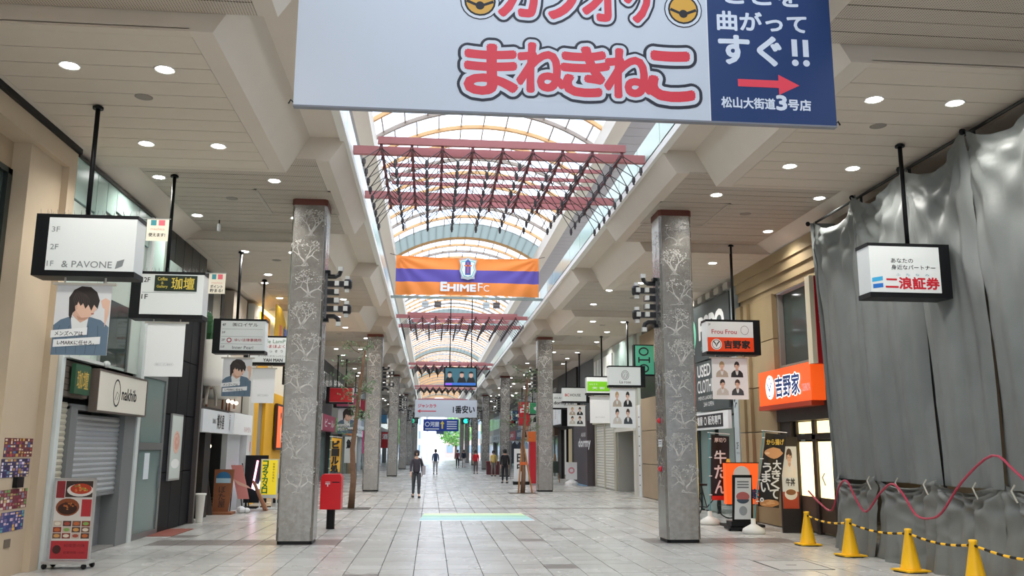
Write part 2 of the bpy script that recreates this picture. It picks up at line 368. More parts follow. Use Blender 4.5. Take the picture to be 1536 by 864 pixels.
# the vault --------------------------------------------------------
HW = 2.72; RISE = .85; R = (HW * HW + RISE * RISE) / (2 * RISE); A0 = math.asin(HW / R); ZC = 9.07 + RISE - R
def vp(t, dr=0): a = -A0 + 2 * A0 * t; return C0 + (R + dr) * math.sin(a), ZC + (R + dr) * math.cos(a)
NS = 10
RIB1 = mat('dcab76', .6); RIB2 = mat('a09286', .6); BAND = frosted((.42, .45, .43, 1), .98)
def arc(mb, y0, y1, ra, rb, m=None, n=20):
    for i in range(n):
        (xa, za), (xb, zb), (xc, zc), (xd, zd) = vp(i / n, ra), vp((i + 1) / n, ra), vp((i + 1) / n, rb), vp(i / n, rb)
        mb.prism_y([(xa, za), (xb, zb), (xc, zc), (xd, zd)][::-1], y0, y1, m)
for k in range(-4, 13):
    v = struct('ceiling')
    y0 = 11.3 + 10.1 * k; first = k % 2 == 0
    ys = 2.02 if first else 0
    if first:
        b = MB(); arc(b, y0, y0 + 2.0, 0, .05); obj('grey_band', b, BAND, v)
    n = 7 if first else 8; w = (10.1 - ys) / n
    pu = MB(); jp = MB(); ylo = y0 + ys
    for i in range(n):
        yr = ylo + i * w
        b = MB(); arc(b, yr - .045, yr + .045, -.09, .0, RIB2 if i % 4 == 2 else RIB1); obj('rib', b, None, v)
    for i in range(n):
        yr = ylo + i * w
        for j in range(NS + 1):
            t = (j + (.5 if i % 2 else 0)) / NS
            if t > 1: continue
            x, z = vp(t, -.02)
            pu.box((x - .014, yr, z - .03), (x + .014, yr + w, z + .02))
        for j in range(NS):
            (xa, za), (xb, zb) = vp(j / NS, .02), vp((j + 1) / NS, .02)
            if -1 <= k <= 2:
                obj('pane', MB().poly([(xa, yr + .03, za), (xb, yr + .03, zb), (xb, yr + w - .03, zb), (xa, yr + w - .03, za)], ROOFG), None, v)
            else: jp.poly([(xa, yr + .03, za), (xb, yr + .03, zb), (xb, yr + w - .03, zb), (xa, yr + w - .03, za)], ROOFG)
    obj('purlin', pu, RIB2, v, stuff=True)
    if jp.v: obj('pane', jp, None, v, stuff=True)
# unseen back walls of the shops, put in to block outside light
struct('wall_left', mb=BX((-8.8, -12, 0), (-8.5, 142, 6.21)), m=mat('6f6a64', .8))
struct('wall_right', mb=BX((11.0, -12, 0), (11.3, 142, 6.21)), m=mat('6f6a64', .8))

# columns ----------------------------------------------------------
def col_prof(h, c): return [(-h + c, -h), (h - c, -h), (h, -h + c), (h, h - c), (h - c, h), (-h + c, h), (-h, h - c), (-h, -h + c)]
def tree_motif(seed):
    rnd = random.Random(seed); mb = MB()
    def branch(x, z, a, L, w, d):
        pts = [(x, z)]; 
        for i in range(3):
            a += rnd.uniform(-.4, .4); x += math.cos(a) * L / 3; z += math.sin(a) * L / 3
            pts.append((x, z))
        mb.stroke(pts, [w, w * .8, w * .6, w * .4], 0)
        if d > 0:
            for q in (-1, 1): branch(x, z, a + q * rnd.uniform(.35, .8), L * .62, w * .5, d - 1)
        else:
            for q in range(4):
                cx, cz = x + rnd.uniform(-.05, .05), z + rnd.uniform(-.04, .05); r_ = rnd.uniform(.008, .02)
                mb.poly([(cx + r_ * math.cos(t * 1.257 + q), 0, cz + r_ * .8 * math.sin(t * 1.257 + q)) for t in range(5)])
    for q in range(3): branch(0, 0, PI / 2 + (q - 1) * .75 + rnd.uniform(-.2, .2), .2, .04, 3)
    for q in range(4): mb.stroke([(rnd.uniform(-.04, .04), 0), (rnd.uniform(-.14, .14), -.05), (rnd.uniform(-.2, .2), -.07)], [.03, .015, .004], 0)
    for q in range(30):
        cx, cz, r_ = rnd.uniform(-.25, .25), rnd.uniform(.1, .46), rnd.uniform(.006, .016)
        mb.poly([(cx + r_ * math.cos(t * 1.257 + q), 0, cz + r_ * .8 * math.sin(t * 1.257 + q)) for t in range(5)])
    v = []; 
    for (x, y, z) in mb.v: v.append((max(-.265, min(.265, x)), y, z))
    mb.v = v
    return mb.mesh('tree_engraving', ETCHL)
motifs = [tree_motif(s) for s in (3, 8, 21)]
colbody = MB().prism_z(col_prof(.326, .05), .06, 6.32, ETCH).mesh('shaft', ETCH)
def column(j, s):
    cx, cy = C0 + s * 3.5915, 16.58 + 20.2 * j + .326
    t = thing('column', 'steel-clad square column engraved with trees, the %s on the %s' % (['one behind the camera', 'nearest', 'second', 'third', 'fourth', 'fifth', 'sixth', 'farthest'][j + 1], 'left' if s < 0 else 'right'), 'column', (cx, cy, 0), 0, 'engraved steel columns')
    obj('shaft', colbody, None, t)
    obj('plinth', MB().prism_z(col_prof(.31, .05), 0, .06), BLACK, t)
    obj('cap', MB().prism_z(col_prof(.335, .05), 6.32, 6.44), mat('6d3a30', .5), t)
    fr = MB()
    for q in (-1, 1): fr.box((q * .285 - .006, -.332, .3), (q * .285 + .006, -.325, 6.2))
    for z in (1.25, 2.3, 3.35, 4.4, 5.45): fr.box((-.285, -.3275, z - .003), (.285, -.325, z + .003))
    obj('panel_frame', fr, mat('a5a29c', .3, .8), t)
    if j <= 4:
        for i in range(9 if j < 3 else 9):
            o = obj('tree_engraving', motifs[(i + (s > 0)) % 3], None, t); o.location = ((-1) ** i * .05, -.3285, .98 + i * .6); o.scale = ((-1) ** (i // 2), 1, 1)
            if j < 2:
                o = obj('tree_engraving', motifs[(i + 1) % 3], None, t); o.location = (-s * .3285, .0, 1.1 + i * .56); o.rotation_euler = (0, 0, -s * PI / 2)
for j in range(-1, 7):
    for s in (-1, 1): column(j, s)
# fittings on the columns
def lamp_cluster(j, s):
    cx, cy = C0 + s * (3.5915 - .326), 16.58 + 20.2 * j + .33
    t = thing('spotlight_cluster', 'black bracket of boxy clear-ended spotlights on the inner face of the %s %s column' % (['nearest', 'second', 'third', 'fourth', 'fifth', 'sixth'][j], 'left' if s < 0 else 'right'), 'light fitting', (cx, cy, 4.6), 0, 'column spotlight clusters')
    d = -s
    obj('mounting_rail', BX((0, -.06, -.48), (d * .035, .06, .48)), mat('6f6d6b', .4, .6), t)
    for q in (-1, 1): obj('bracket_end', BX((0, -.075, q * .44), (d * .08, .075, q * .5)), BLACK, t)
    arm = mat('221f22', .35); cl = mat('d9dad5', .15)
    for i, z in enumerate((.24, .08, -.09, -.25)):
        L = .42 if i in (0, 3) else .26
        a = obj('arm', BX((d * .035, -.05, z - .055), (d * L, .05, z + .055)), arm, t)
        for x in ((.22, .4) if i in (0, 3) else (.22,)):
            obj('spot_head', MB().box((d * (x - .04), -.13, z - .045), (d * (x + .04), -.04, z + .045)), cl, a)
        if i in (0, 3):
            for q in (-1, 1): obj('spot_head', MB().box((d * .37, -.04, z + q * .055), (d * .45, .04, z + q * .16)), cl, a)
            obj('housing', MB().lathe([(.07, -.09), (.085, -.05), (.085, .05), (.07, .09)], (d * .42, 0, z), 10), arm, a)
    for q in (-1, 1):
        a = obj('curved_arm', MB().tube([(d * .03, 0, q * .39), (d * .18, 0, q * .39), (d * .25, 0, q * .43), (d * .27, 0, q * .5)], .045, arm, 8), None, t)
        obj('spot_head', BX((d * .225, -.045, q * .5), (d * .315, .045, q * .58)), cl, a)
for j in range(0, 5):
    for s in (-1, 1): lamp_cluster(j, s)
ft = thing('wall_plate', 'small white notice plate on the inner face of the nearest right column', 'plate', (4.44, 16.9, 1.84))
obj('plate', BX((-.008, -.13, -.07), (0, .13, .07)), WHITE, ft); obj('print', MB().box((-.0095, -.1, .02), (-.008, .1, .035)).box((-.0095, -.1, -.02), (-.008, .1, -.01)), BLACK, ft)
for z, n in ((2.27, 'upper'), (1.35, 'lower')):
    t = thing('alarm_button', '%s red round alarm button on the inner face of the nearest right column' % n, 'button', (4.44, 16.85, z))
    obj('button', MB().ball((-.02, 0, 0), .055, mat('d8202c', .3)), None, t, True); obj('base', MB().box((-.012, -.07, -.07), (0, .07, .07), STEEL), None, t)
t = thing('hose_reel', 'small loop of grey cable hanging on the nearest right column', 'cable', (4.44, 16.8, 3.05))
obj('loop', MB().tube([(-.03, .1 * math.cos(a), .1 * math.sin(a)) for a in [i * PI / 6 for i in range(13)]], .012, GREYP, 6), None, t)

# ================================================================== SPACE FRAMES
RED = mat('c47c7c', .5); REDD = mat('7a4548', .5)
lampm = MB().lathe([(.012, 0), (.03, -.02), (.035, -.1), (.022, -.11), (.02, -.15), (.001, -.16)], n=7).mesh('spot_lamp', mat('4b4648', .4))
for kf in range(0, 5):
    yb = 14.88 + 20.2 * kf
    word = ['nearest', 'second', 'third', 'fourth', 'fifth'][kf]
    t = thing('lighting_space_frame', 'dusty red beamed space frame with small hanging lamps spanning the arcade, the %s one' % word, 'space frame', (C0, yb, 7.0), 0, 'red space frames under the skylight')
    near = kf < 2
    for y in (0, 3.92): obj('short_beam', BX((-2.22, y - .04, 0), (2.22, y + .04, .13)), RED, t)
    for y in (.47, 3.3): obj('long_beam', BX((-2.69, y - .05, -.04), (2.69, y + .05, .11)), RED, t)
    for y in (1.0, 1.65, 2.25, 2.8): obj('purlin', BX((-2.1, y - .025, .13), (2.1, y + .025, .2)), RED, t)
    xs = [-2.16 + i * .54 for i in range(9)]; ys = [i * .56 for i in range(8)]
    for x in xs: obj('chord', MB().box((x - .025, 0, -.05), (x + .025, 3.92, 0)), REDD, t)
    st = MB(); nd = MB(); xl = [-2.43 + i * .54 for i in range(10)]; yl = [-.28 + i * .56 for i in range(9)]
    BL = mat('2a2526', .4); ns = 4
    for x in xs:
        for y in ys:
            nd.ball((x, y, -.07), .038, REDD, 4)
            for dx in (-.27, .27):
                for dy in (-.28, .28): st.tube([(x, y, -.07), (x + dx, y + dy, -.37)], .009 if near else .014, BL, 3, cap=False)
    obj('strut', st, None, t, stuff=True); obj('node', nd, None, t, stuff=True)
    if near:
        for x in xl:
            for y in yl: obj('spot_lamp', lampm, None, t).location = (x, y, -.36)
    else:
        lm = MB()
        for x in xl:
            for y in yl: lm.lathe([(.02, 0), (.03, -.1), (.02, -.15)], (x, y, -.36), 4, BL)
        obj('spot_lamp', lm, None, t, stuff=True)

# ================================================================== FRONTS
def fr(side, ya, yb, x=None, z=0):
    if side == 'L': return (x if x is not None else LW, ya, z), LEFT
    return (x if x is not None else RW, yb, z), RIGHT
def front(side, name, label, cat, ya, yb, x=None, z=0, group=None):
    loc, rz = fr(side, ya, yb, x, z); return thing(name, label, cat, loc, rz, group)
def part(t, name, a, b, m, label=None):
    return obj(name, BX(a, b), m, t, label=label)
def prt(t, name, mb, m=None, smooth=False, label=None, stuff=False): return obj(name, mb, m, t, smooth, label, stuff)
def letters(t, items, name='lettering', m=None):
    """items: (text, x, z, w, h, y, material[, weight])"""
    mb = MB()
    for it in items: put_text(mb, it[0], it[1], it[2], it[3], it[4], it[5], it[6], it[7] if len(it) > 7 else 0)
    return obj(name, mb, None, t)
K = mat('17181b', .5); INK = mat('202024', .6); REDP = mat('cf1f2c', .4); GLS = glass('9fb4b0', .6, .06); DGL = glass('4a5653', .8, .05)
def shutter(t, x0, x1, z0, z1, y, m, pitch=.08, name='slat'):
    n = int((z1 - z0) / pitch); me = MB().prism_y([(0, 0), (1, 0), (1, 1), (0, 1)], 0, 1).v
    sl = MB().poly([(x0, y, 0), (x1, y, 0), (x1, y - .018, pitch * .5), (x0, y - .018, pitch * .5), (x1, y, pitch * .96), (x0, y, pitch * .96)], m, [(0, 1, 2, 3), (3, 2, 4, 5)]).mesh(name, m)
    for i in range(n): obj(name, sl, None, t).location = (0, 0, z0 + i * pitch)
# --- left: stone fronted building ---------------------------------
ST = stone('c4b299', 1.2); STD = stone('b8a489', 1.2)
t = front('L', 'stone_building', 'beige stone building front with a deep window recess, at the left edge', 'building', -2, 13.43)
L0 = 2
prt(t, 'header', BX((-9, 0, 5.85), (15.43, 3, 6.22)), ST)
prt(t, 'stile', BX((15.16, 0, 0), (15.43, 3, 5.85)), ST)
prt(t, 'pier', MB().box((14.13, .1, 0), (15.16, 3, 5.55)).box((14.13, .1, 5.55), (15.16, 3, 5.85)), ST)
prt(t, 'wall', MB().box((-9, .34, 0), (14.13, 3, 2.6)).box((-9, .34, 5.45), (14.13, 3, 5.85)).box((-9, .34, 2.6), (8.0, 3, 5.45)), STD)
f = prt(t, 'window_frame', MB().box((8, .3, 2.6), (14.1, .36, 2.68)).box((8, .3, 5.37), (14.1, .36, 5.45)).box((13.98, .3, 2.6), (14.1, .36, 5.45)).box((11, .3, 2.6), (11.08, .36, 5.45)), mat('3f4644', .3, .6))
for a in (8.05, 11.1): prt(f, 'pane', BX((a, .36, 2.68), (a + 2.9, .38, 5.37)), DGL)
prt(t, 'control_box', BX((14.62, .04, 1.16), (14.82, .1, 1.3)), BLACK); prt(t, 'vent_plate', BX((14.55, .09, .38), (14.72, .1, .49)), mat('6f675c', .5))
prt(t, 'painted_eave_gap', BX((-9, -.06, 6.14), (15.43, .0, 6.22)), BLACK)  # solid black strip paints in the dark gap under the ceiling edge
# posters on the pier
def collage(t, w, h, pal, seed):
    rnd = random.Random(seed); mb = MB(); mb.box((0, -.006, 0), (w, 0, h), mat(pal[0], .4))
    for i in range(10):
        for j in range(6):
            x = (i + .1) * w / 10; z = (j + .1) * h / 6
            mb.box((x, -.0065 - .0001 * i, z), (x + w / 10 * rnd.uniform(.4, .95), -.006, z + h / 6 * rnd.uniform(.4, .95)), mat(rnd.choice(pal), .4))
    obj('print', mb, None, t)
pals = [['6d2f38', 'c9a24a', 'd8c6b0', '8c3a56', '4b6fa0', 'b5423c', '3d2a4f', 'e0cfae'], ['35275a', '8d78b8', 'd5c5a0', '5f86a0', 'b98a52', '2a2440', 'e6e0f0'], ['7b3444', '6f9a5a', 'c9b07a', 'ddd0c0', '8a8a9a', 'a85a62'], ['2f3f7a', '5fa0a8', 'd0b8c8', 'e0b050', '7a6a9a', '40508a']]
for i, (ya, yb, za, zb, pi, w) in enumerate([(12.27, 13.1, 1.57, 1.82, 0, 'red and gold, uppermost of the right column'), (12.24, 13.06, 1.3, 1.545, 1, 'purple edged, just above the black control box'), (12.24, 13.08, .88, 1.14, 2, 'maroon, just below the black control box'), (12.22, 13.05, .59, .845, 3, 'blue, lowest of the right column'),
    ]):
    p = front('L', 'game_poster', 'landscape collage poster on the stone pier, %s' % w, 'poster', ya, yb, LW - .1, za, 'collage posters on the left pier'); collage(p, yb - ya, zb - za, pals[pi], i)
for i, (za, zb, w) in enumerate([(1.57, 1.84, 'gold and brown, topmost'), (1.3, 1.55, 'yellow, second from the top'), (1.0, 1.27, 'crimson, third from the top'), (.72, .98, 'violet, lowest')]):
    p = thing('game_poster', 'collage poster at the very left edge on the pier side, %s' % w, 'poster', (LW - .33, 12.12, za), 0, 'collage posters at the left edge'); collage(p, .22, zb - za, pals[i], i + 9)
# --- left: shop with shutters ---------------------------------------
t = front('L', 'shutter_shop_building', 'shop front with half-raised grey roller shutter and pale glass panels above', 'shop front', 13.43, 17.2)
WS = mat('d5dcdb', .4)
prt(t, 'white_strip', BX((.02, -.05, 0), (.16, .1, 3.1)), WS); prt(t, 'white_strip', BX((3.6, -.05, 0), (3.77, .1, 6.1)), WS)
shutter(t, .16, .6, 0, 2.45, .05, mat('c9c3b0', .5), .085)
GF = mat('77797a', .5)
prt(t, 'shutter_frame', MB().box((.6, -.02, 0), (.86, .3, 2.32)).box((3.02, -.02, 0), (3.6, .3, 2.32)).box((.6, 0, 2.28), (3.6, .3, 2.36)), GF)
shutter(t, .86, 3.02, .95, 2.3, .08, mat('a4a7a9', .45), .085)
prt(t, 'bottom_bar', BX((.86, .06, .9), (3.02, .1, .95)), GF)
prt(t, 'inner_wall', BX((.86, .28, 0), (3.02, .33, 1.2)), mat('8b8d90', .6)); prt(t, 'doorstep', BX((.6, .0, 0), (3.6, .75, .03)), mat('8d8a86', .6))
prt(t, 'louvre_panel', BX((.16, .0, 2.45), (1.15, .08, 3.0)), mat('5f554c', .7))
for i in range(6): prt(t, 'louvre', BX((.16, -.03, 2.46 + i * .09), (1.15, .0, 2.54 + i * .09)), mat('6b6056', .7))
prt(t, 'canopy_rail', MB().box((.1, -.12, 3.02), (1.6, .02, 3.07)).ball((1.55, -.14, 3.05), .06), mat('c7cbc8', .4))
TG = mat('b4cfc8', .25, noise=.06, nscale=2, spec=.8); PG = mat('c3cfc6', .35, noise=.04)
steps = [(0, .85, 5.45), (.85, 1.3, 5.35), (1.3, 1.75, 5.6), (1.75, 2.9, 5.72), (2.9, 3.6, 5.5)]
for a, b, z in steps:
    prt(t, 'upper_panel', BX((a + .01, .0, z), (b - .01, .05, 6.13)), TG); prt(t, 'upper_panel', BX((a + .01, .03, 3.05), (b - .01, .08, z - .02)), PG)
prt(t, 'upper_window', BX((1.6, .02, 3.1), (2.9, .029, 4.2)), DGL)
prt(t, 'mullion', MB().box((1.55, -.01, 3.05), (1.6, .03, 5.3)).box((2.9, -.01, 3.05), (2.95, .03, 5.3)), mat('8b918e', .4))
prt(t, 'backing', BX((0, .85, 0), (3.77, .95, 6.2)), DARK); prt(t, 'top_trim', BX((0, -.03, 6.1), (3.77, .05, 6.15)), mat('3b3632', .6))
s = front('L', 'shop_sign', 'cream board with an oval face logo above the grey shutter', 'sign', 14.6, 17.0, LW + .06, 2.29)
prt(s, 'board', BX((0, -.12, 0), (2.4, 0, .63)), mat('e9e4d6', .5)); prt(s, 'frame', MB().box((-.03, -.13, -.03), (2.43, .0, 0)).box((-.03, -.13, .63), (2.43, 0, .66)).box((-.03, -.13, 0), (0, 0, .63)).box((2.4, -.13, 0), (2.43, 0, .63)), mat('5b5048', .5))
mb = MB(); mb.stroke([(.85 + .16 * math.cos(a), .32 + .22 * math.sin(a)) for a in [i * PI / 9 for i in range(19)]], .03, -.122, K); mb.stroke([(.78, .2), (.86, .34), (.95, .3), (.88, .2)], .015, -.122, K)
put_text(mb, 'nakhib', 1.1, .22, .75, .2, -.122, K, .02); prt(s, 'logo', mb)
s = front('L', 'carved_sign', 'small dark green carved sign with gold characters beside the cream board', 'sign', 13.75, 14.35, LW + .08, 2.5)
prt(s, 'board', BX((0, -.06, 0), (.6, 0, .45)), mat('1c4a30', .5)); letters(s, [('珈壇', .08, .08, .44, .28, -.062, mat('c9a64a', .4), .01)])
# --- left: glass door and black marble ------------------------------
t = front('L', 'black_marble_building', 'black polished stone shop front with a tall glass door and dark glazing above', 'shop front', 17.2, 21.35)
prt(t, 'door_frame', MB().box((.0, -.03, 0), (.12, .06, 3.15)).box((1.5, -.03, 0), (1.62, .06, 3.15)).box((.12, -.03, 1.66), (1.5, .06, 1.8)).box((.12, -.03, 0), (1.5, .06, .1)).box((.12, -.03, 3.05), (1.5, .06, 3.15)), mat('7b7f7f', .35, .5))
prt(t, 'door_pane', BX((.12, .0, .1), (1.5, .015, 1.66)), GLS); prt(t, 'door_pane', BX((.12, .0, 1.8), (1.5, .015, 3.05)), GLS)
prt(t, 'notice', BX((.55, -.01, 1.1), (.85, -.002, 1.6)), mat('dfe8ee', .5)); prt(t, 'handle', BX((1.42, -.07, .9), (1.45, -.03, 1.3)), STEEL)
prt(t, 'inner_hall', MB().box((0, 1.0, 0), (1.62, 1.1, 3.1)), mat('79857f', .6))
BM = mat('0c0d13', .5, spec=.12)
for i in range(3):
    for j in range(4): prt(t, 'stone_panel', BX((1.64 + i * .83, .0, .01 + j * 1.2), (2.45 + i * .83, .1, 1.19 + j * 1.2)), BM)
prt(t, 'corner_post', BX((4.02, -.1, 0), (4.15, .2, 4.8)), mat('5c5654', .3, .4)); prt(t, 'threshold', BX((1.0, -.5, .0), (2.6, 0, .012)), mat('8a4a3c', .6))
for i in range(5): prt(t, 'upper_panel', BX((.9 + i * .65, .0, 4.83), (1.53 + i * .65, .06, 6.2)), mat('141c20', .25, spec=.3))
for a in (1.2, 2.3): prt(t, 'upper_window', MB().box((a, -.02, 4.9), (a + .85, .0, 5.55)), mat('9fb0ab', .1)).name = 'upper_window'
prt(t, 'upper_glass', BX((0, .02, 3.2), (.88, .06, 6.15)), TG); prt(t, 'mullion', MB().box((.0, -.02, 3.15), (.06, .02, 6.15)).box((.88, -.02, 3.15), (.92, .02, 6.15)), mat('c7c7bb', .5))
prt(t, 'upper_glass', BX((.92, .03, 3.2), (1.63, .07, 4.8)), PG)
s = front('L', 'framed_picture', 'framed picture of a pink rose dish on the black stone front', 'picture', 19.25, 20.25, LW + .01, 1.02)
prt(s, 'frame', BX((0, -.04, 0), (.85, 0, 1.4)), mat('a9aaa8', .3, .5)); mb = MB(); mb.box((.04, -.043, .04), (.81, -.04, 1.36), mat('c9d2cc', .5)); mb.disc(.42, .8, .24, -.046, -.043, mat('e3b9a6', .5))
for q in range(5): mb.stroke([(.42 + (.05 + .035 * q) * math.cos(a + q), .82 + (.04 + .032 * q) * math.sin(a + q)) for a in [i * .5 for i in range(10)]], .018, -.0465 - q * .0002, mat('c98f7c', .5))
mb.disc(.42, .35, .1, -.045, -.043, mat('eef0ee', .5), rx=.3); prt(s, 'print', mb)
# --- left: ramen shop with white fascia -----------------------------
t = front('L', 'noodle_shop_building', 'dark noodle shop front with open entrance under a long white fascia', 'shop front', 21.4, 27.2)
prt(t, 'back_wall', BX((0, 2.6, 0), (5.8, 2.7, 6.2)), mat('3a342f', .8)); prt(t, 'upper_wall', BX((0, .9, 2.7), (5.8, 1.0, 6.2)), mat('2b2724', .7)); prt(t, 'inner_ceiling', BX((0, 0, 2.64), (5.8, 2.6, 2.7)), mat('39322c', .7))
prt(t, 'fascia', BX((0, -.14, 2.08), (3.25, .1, 2.62)), mat('d9dcdf', .5)); prt(t, 'fascia', BX((3.25, -.16, 2.08), (5.7, .1, 2.66)), mat('f2f3f2', .5))  # right length painted brighter, as the bend of the white fascia catches light
prt(t, 'pillar', BX((3.3, 0, 0), (4.9, .15, 2.08)), mat('b9bdbd', .5)); prt(t, 'pillar', BX((5.25, -.12, 0), (5.7, .25, 2.08)), mat('e2e4e3', .5))
prt(t, 'post', BX((1.3, .1, 0), (1.9, .5, 2.1)), mat('1b1615', .6)); prt(t, 'post', BX((0, .05, 0), (.12, .3, 2.1)), mat('cfcbc0', .6)); prt(t, 'post', BX((2.1, .6, 0), (2.3, .8, 2.1)), mat('5b4235', .6))
prt(t, 'notice', BX((.25, .3, 1.3), (1.1, .32, 2.0)), mat('a7aaa6', .6)); prt(t, 'lit_notice', BX((.5, .4, .95), (1.05, .42, 1.3)), mat('e9c98d', .6, emit=.6)); prt(t, 'counter', BX((.2, .5, 0), (1.25, .9, .8)), mat('6b6258', .7))
prt(t, 'bulb', MB().ball((2.6, .3, 1.75), .05), mat('fff0c8', .3, emit=6))
mb = MB(); put_text(mb, '博多屋', 1.4, 2.18, .75, .36, -.142, K, .03); put_text(mb, 'DINING', .95, 2.3, .35, .12, -.142, K); put_vtext(mb, '三番町', 2.75, 2.56, .13, -.142, K, 1.05); put_text(mb, 'RAMEN', 4.6, 2.16, .9, .14, -.162, mat('c9a6a0', .5)); prt(t, 'lettering', mb)
prt(t, 'cat_print', MB().ball((.55, .28, 1.5), .1).ball((.8, .28, 1.5), .1), K) if False else None
mb = MB(); put_text(mb, 'ラーメン', .32, 1.78, .7, .16, .298, K); mb.stroke([(.35, 1.6), (.6, 1.45), (.95, 1.62)], .06, .298, K); mb.stroke([(.35, 1.42), (.95, 1.42)], .03, .298, K); prt(t, 'notice_print', mb)
w = prt(t, 'wall_block', BX((0, .2, 4.1), (1.6, .9, 6.1)), mat('26292a', .5)); mb = MB(); put_text(mb, 'DINING', .15, 4.75, 1.3, .38, .198, mat('9fb3a4', .4), .03); prt(w, 'lettering', mb)
prt(t, 'black_duct', MB().box((2.6, .2, 3.9), (3.9, .8, 4.9)).box((2.9, .3, 4.9), (3.2, .6, 6.1)), BLACK)
prt(t, 'wall_panel', MB().box((3.9, .2, 2.7), (5.7, .9, 6.15)), mat('b8ada0', .7)); prt(t, 'wall_panel', MB().box((1.6, .25, 4.4), (2.6, .9, 6.15)), mat('8f8a80', .7))
prt(t, 'tank', MB().lathe([(.05, 0), (.42, .05), (.45, .2), (.45, 1.0), (.42, 1.1), (.2, 1.15)], (.75, -.05, 3.2), 18), mat('e4e2da', .35), True)
prt(t, 'tank', MB().lathe([(.05, 0), (.5, .05), (.55, .2), (.55, 1.0), (.5, 1.1), (.2, 1.15)], (2.3, .1, 2.95), 18), mat('d4d1c8', .35), True)
prt(t, 'copper_pipe', MB().tube([(2.9, .1, 2.7), (2.9, .1, 3.3), (3.4, .1, 3.3), (3.4, .1, 2.7)], .03).tube([(3.7, .1, 2.7), (3.7, .1, 3.5), (4.3, .1, 3.5), (4.3, .1, 2.8)], .03).tube([(1.2, .1, 2.7), (1.2, .1, 3.2), (1.6, .1, 3.2)], .03), mat('7b4d3a', .35, .7))
for x in (3.0, 3.5, 4.0): prt(t, 'pendant_bulb', MB().ball((x, -.02, 2.95), .05), mat('fff6e0', .3, emit=3))
prt(t, 'plant', MB().ball((.55, .0, 4.55), .3, None, 5).ball((.35, .05, 4.8), .2, None, 5), mat('2f5a35', .8))
prt(t, 'round_vent', MB().tube([(1.0 + .5 * math.cos(a), -.05, 2.75 + .5 * math.sin(a)) for a in [i * PI / 10 for i in range(11)]], .04), mat('9c948a', .5))
# --- left: yellow shop ----------------------------------------------
YEL = mat('eab020', .5)
t = front('L', 'yellow_shop_building', 'bright yellow shop front with a narrow grey door', 'shop front', 27.25, 36)
prt(t, 'wall', MB().box((.8, 0, 0), (1.5, .2, 6.1)).box((2.7, 0, 0), (8.7, .2, 3.6)).box((1.5, 0, 3.2), (2.7, .2, 6.1)), YEL); prt(t, 'upper_wall', BX((2.7, .1, 3.6), (8.7, .2, 6.1)), mat('d9d3c4', .6)); prt(t, 'wall', BX((0, .0, 0), (.8, .2, 6.1)), mat('c9c6bd', .6))
prt(t, 'door', BX((1.5, .1, 0), (2.7, .14, 3.2)), mat('8f887c', .5)); prt(t, 'notice', BX((.2, -.01, 1.6), (.5, 0, 1.9)), REDP); prt(t, 'notice', BX((.2, -.01, 1.1), (.5, 0, 1.45)), mat('7c8a96', .5))
prt(t, 'lit_band', BX((.8, -.02, 6.0), (8.7, .05, 6.15)), mat('fff2b8', .5, emit=1.2))
s = front('L', 'picture_sign', 'orange backlit picture sign on the yellow shop front', 'sign', 31.5, 34.4, LW + .04, 1.65); prt(s, 'box', BX((0, -.1, 0), (2.6, 0, 1.6)), mat('3b1e14', .5)); prt(s, 'lit_face', BX((.08, -.11, .08), (2.52, -.1, 1.52)), mat('ef6a3a', .5, emit=.5))
mb = MB(); mb.stroke([(1.3 + .55 * math.cos(a), .6 + .35 * math.sin(a)) for a in [i * .4 for i in range(14)]], .12, -.112, mat('fbe9d0', .5)); mb.disc(.7, 1.2, .12, -.113, -.11, mat('33201a', .5)); prt(s, 'print', mb)
s = front('L', 'yellow_banner_awning', 'yellow hanging awning cloth with blue lettering high by the ceiling', 'awning', 27.6, 31, LW + .1, 4.7)
prt(s, 'cloth', MB().plate([(0, 1.45), (0, .3), (3.2, .2), (3.3, .5), (1.0, 1.45)], -.5, -.47), mat('f0c020', .6)); mb = MB(); put_text(mb, '郎', 1.4, .25, 1.0, .7, -.505, mat('2340a0', .5), .04); mb.box((.7, -.504, .35), (1.1, -.5, .9), mat('e06a5a', .5)); prt(s, 'lettering', mb)

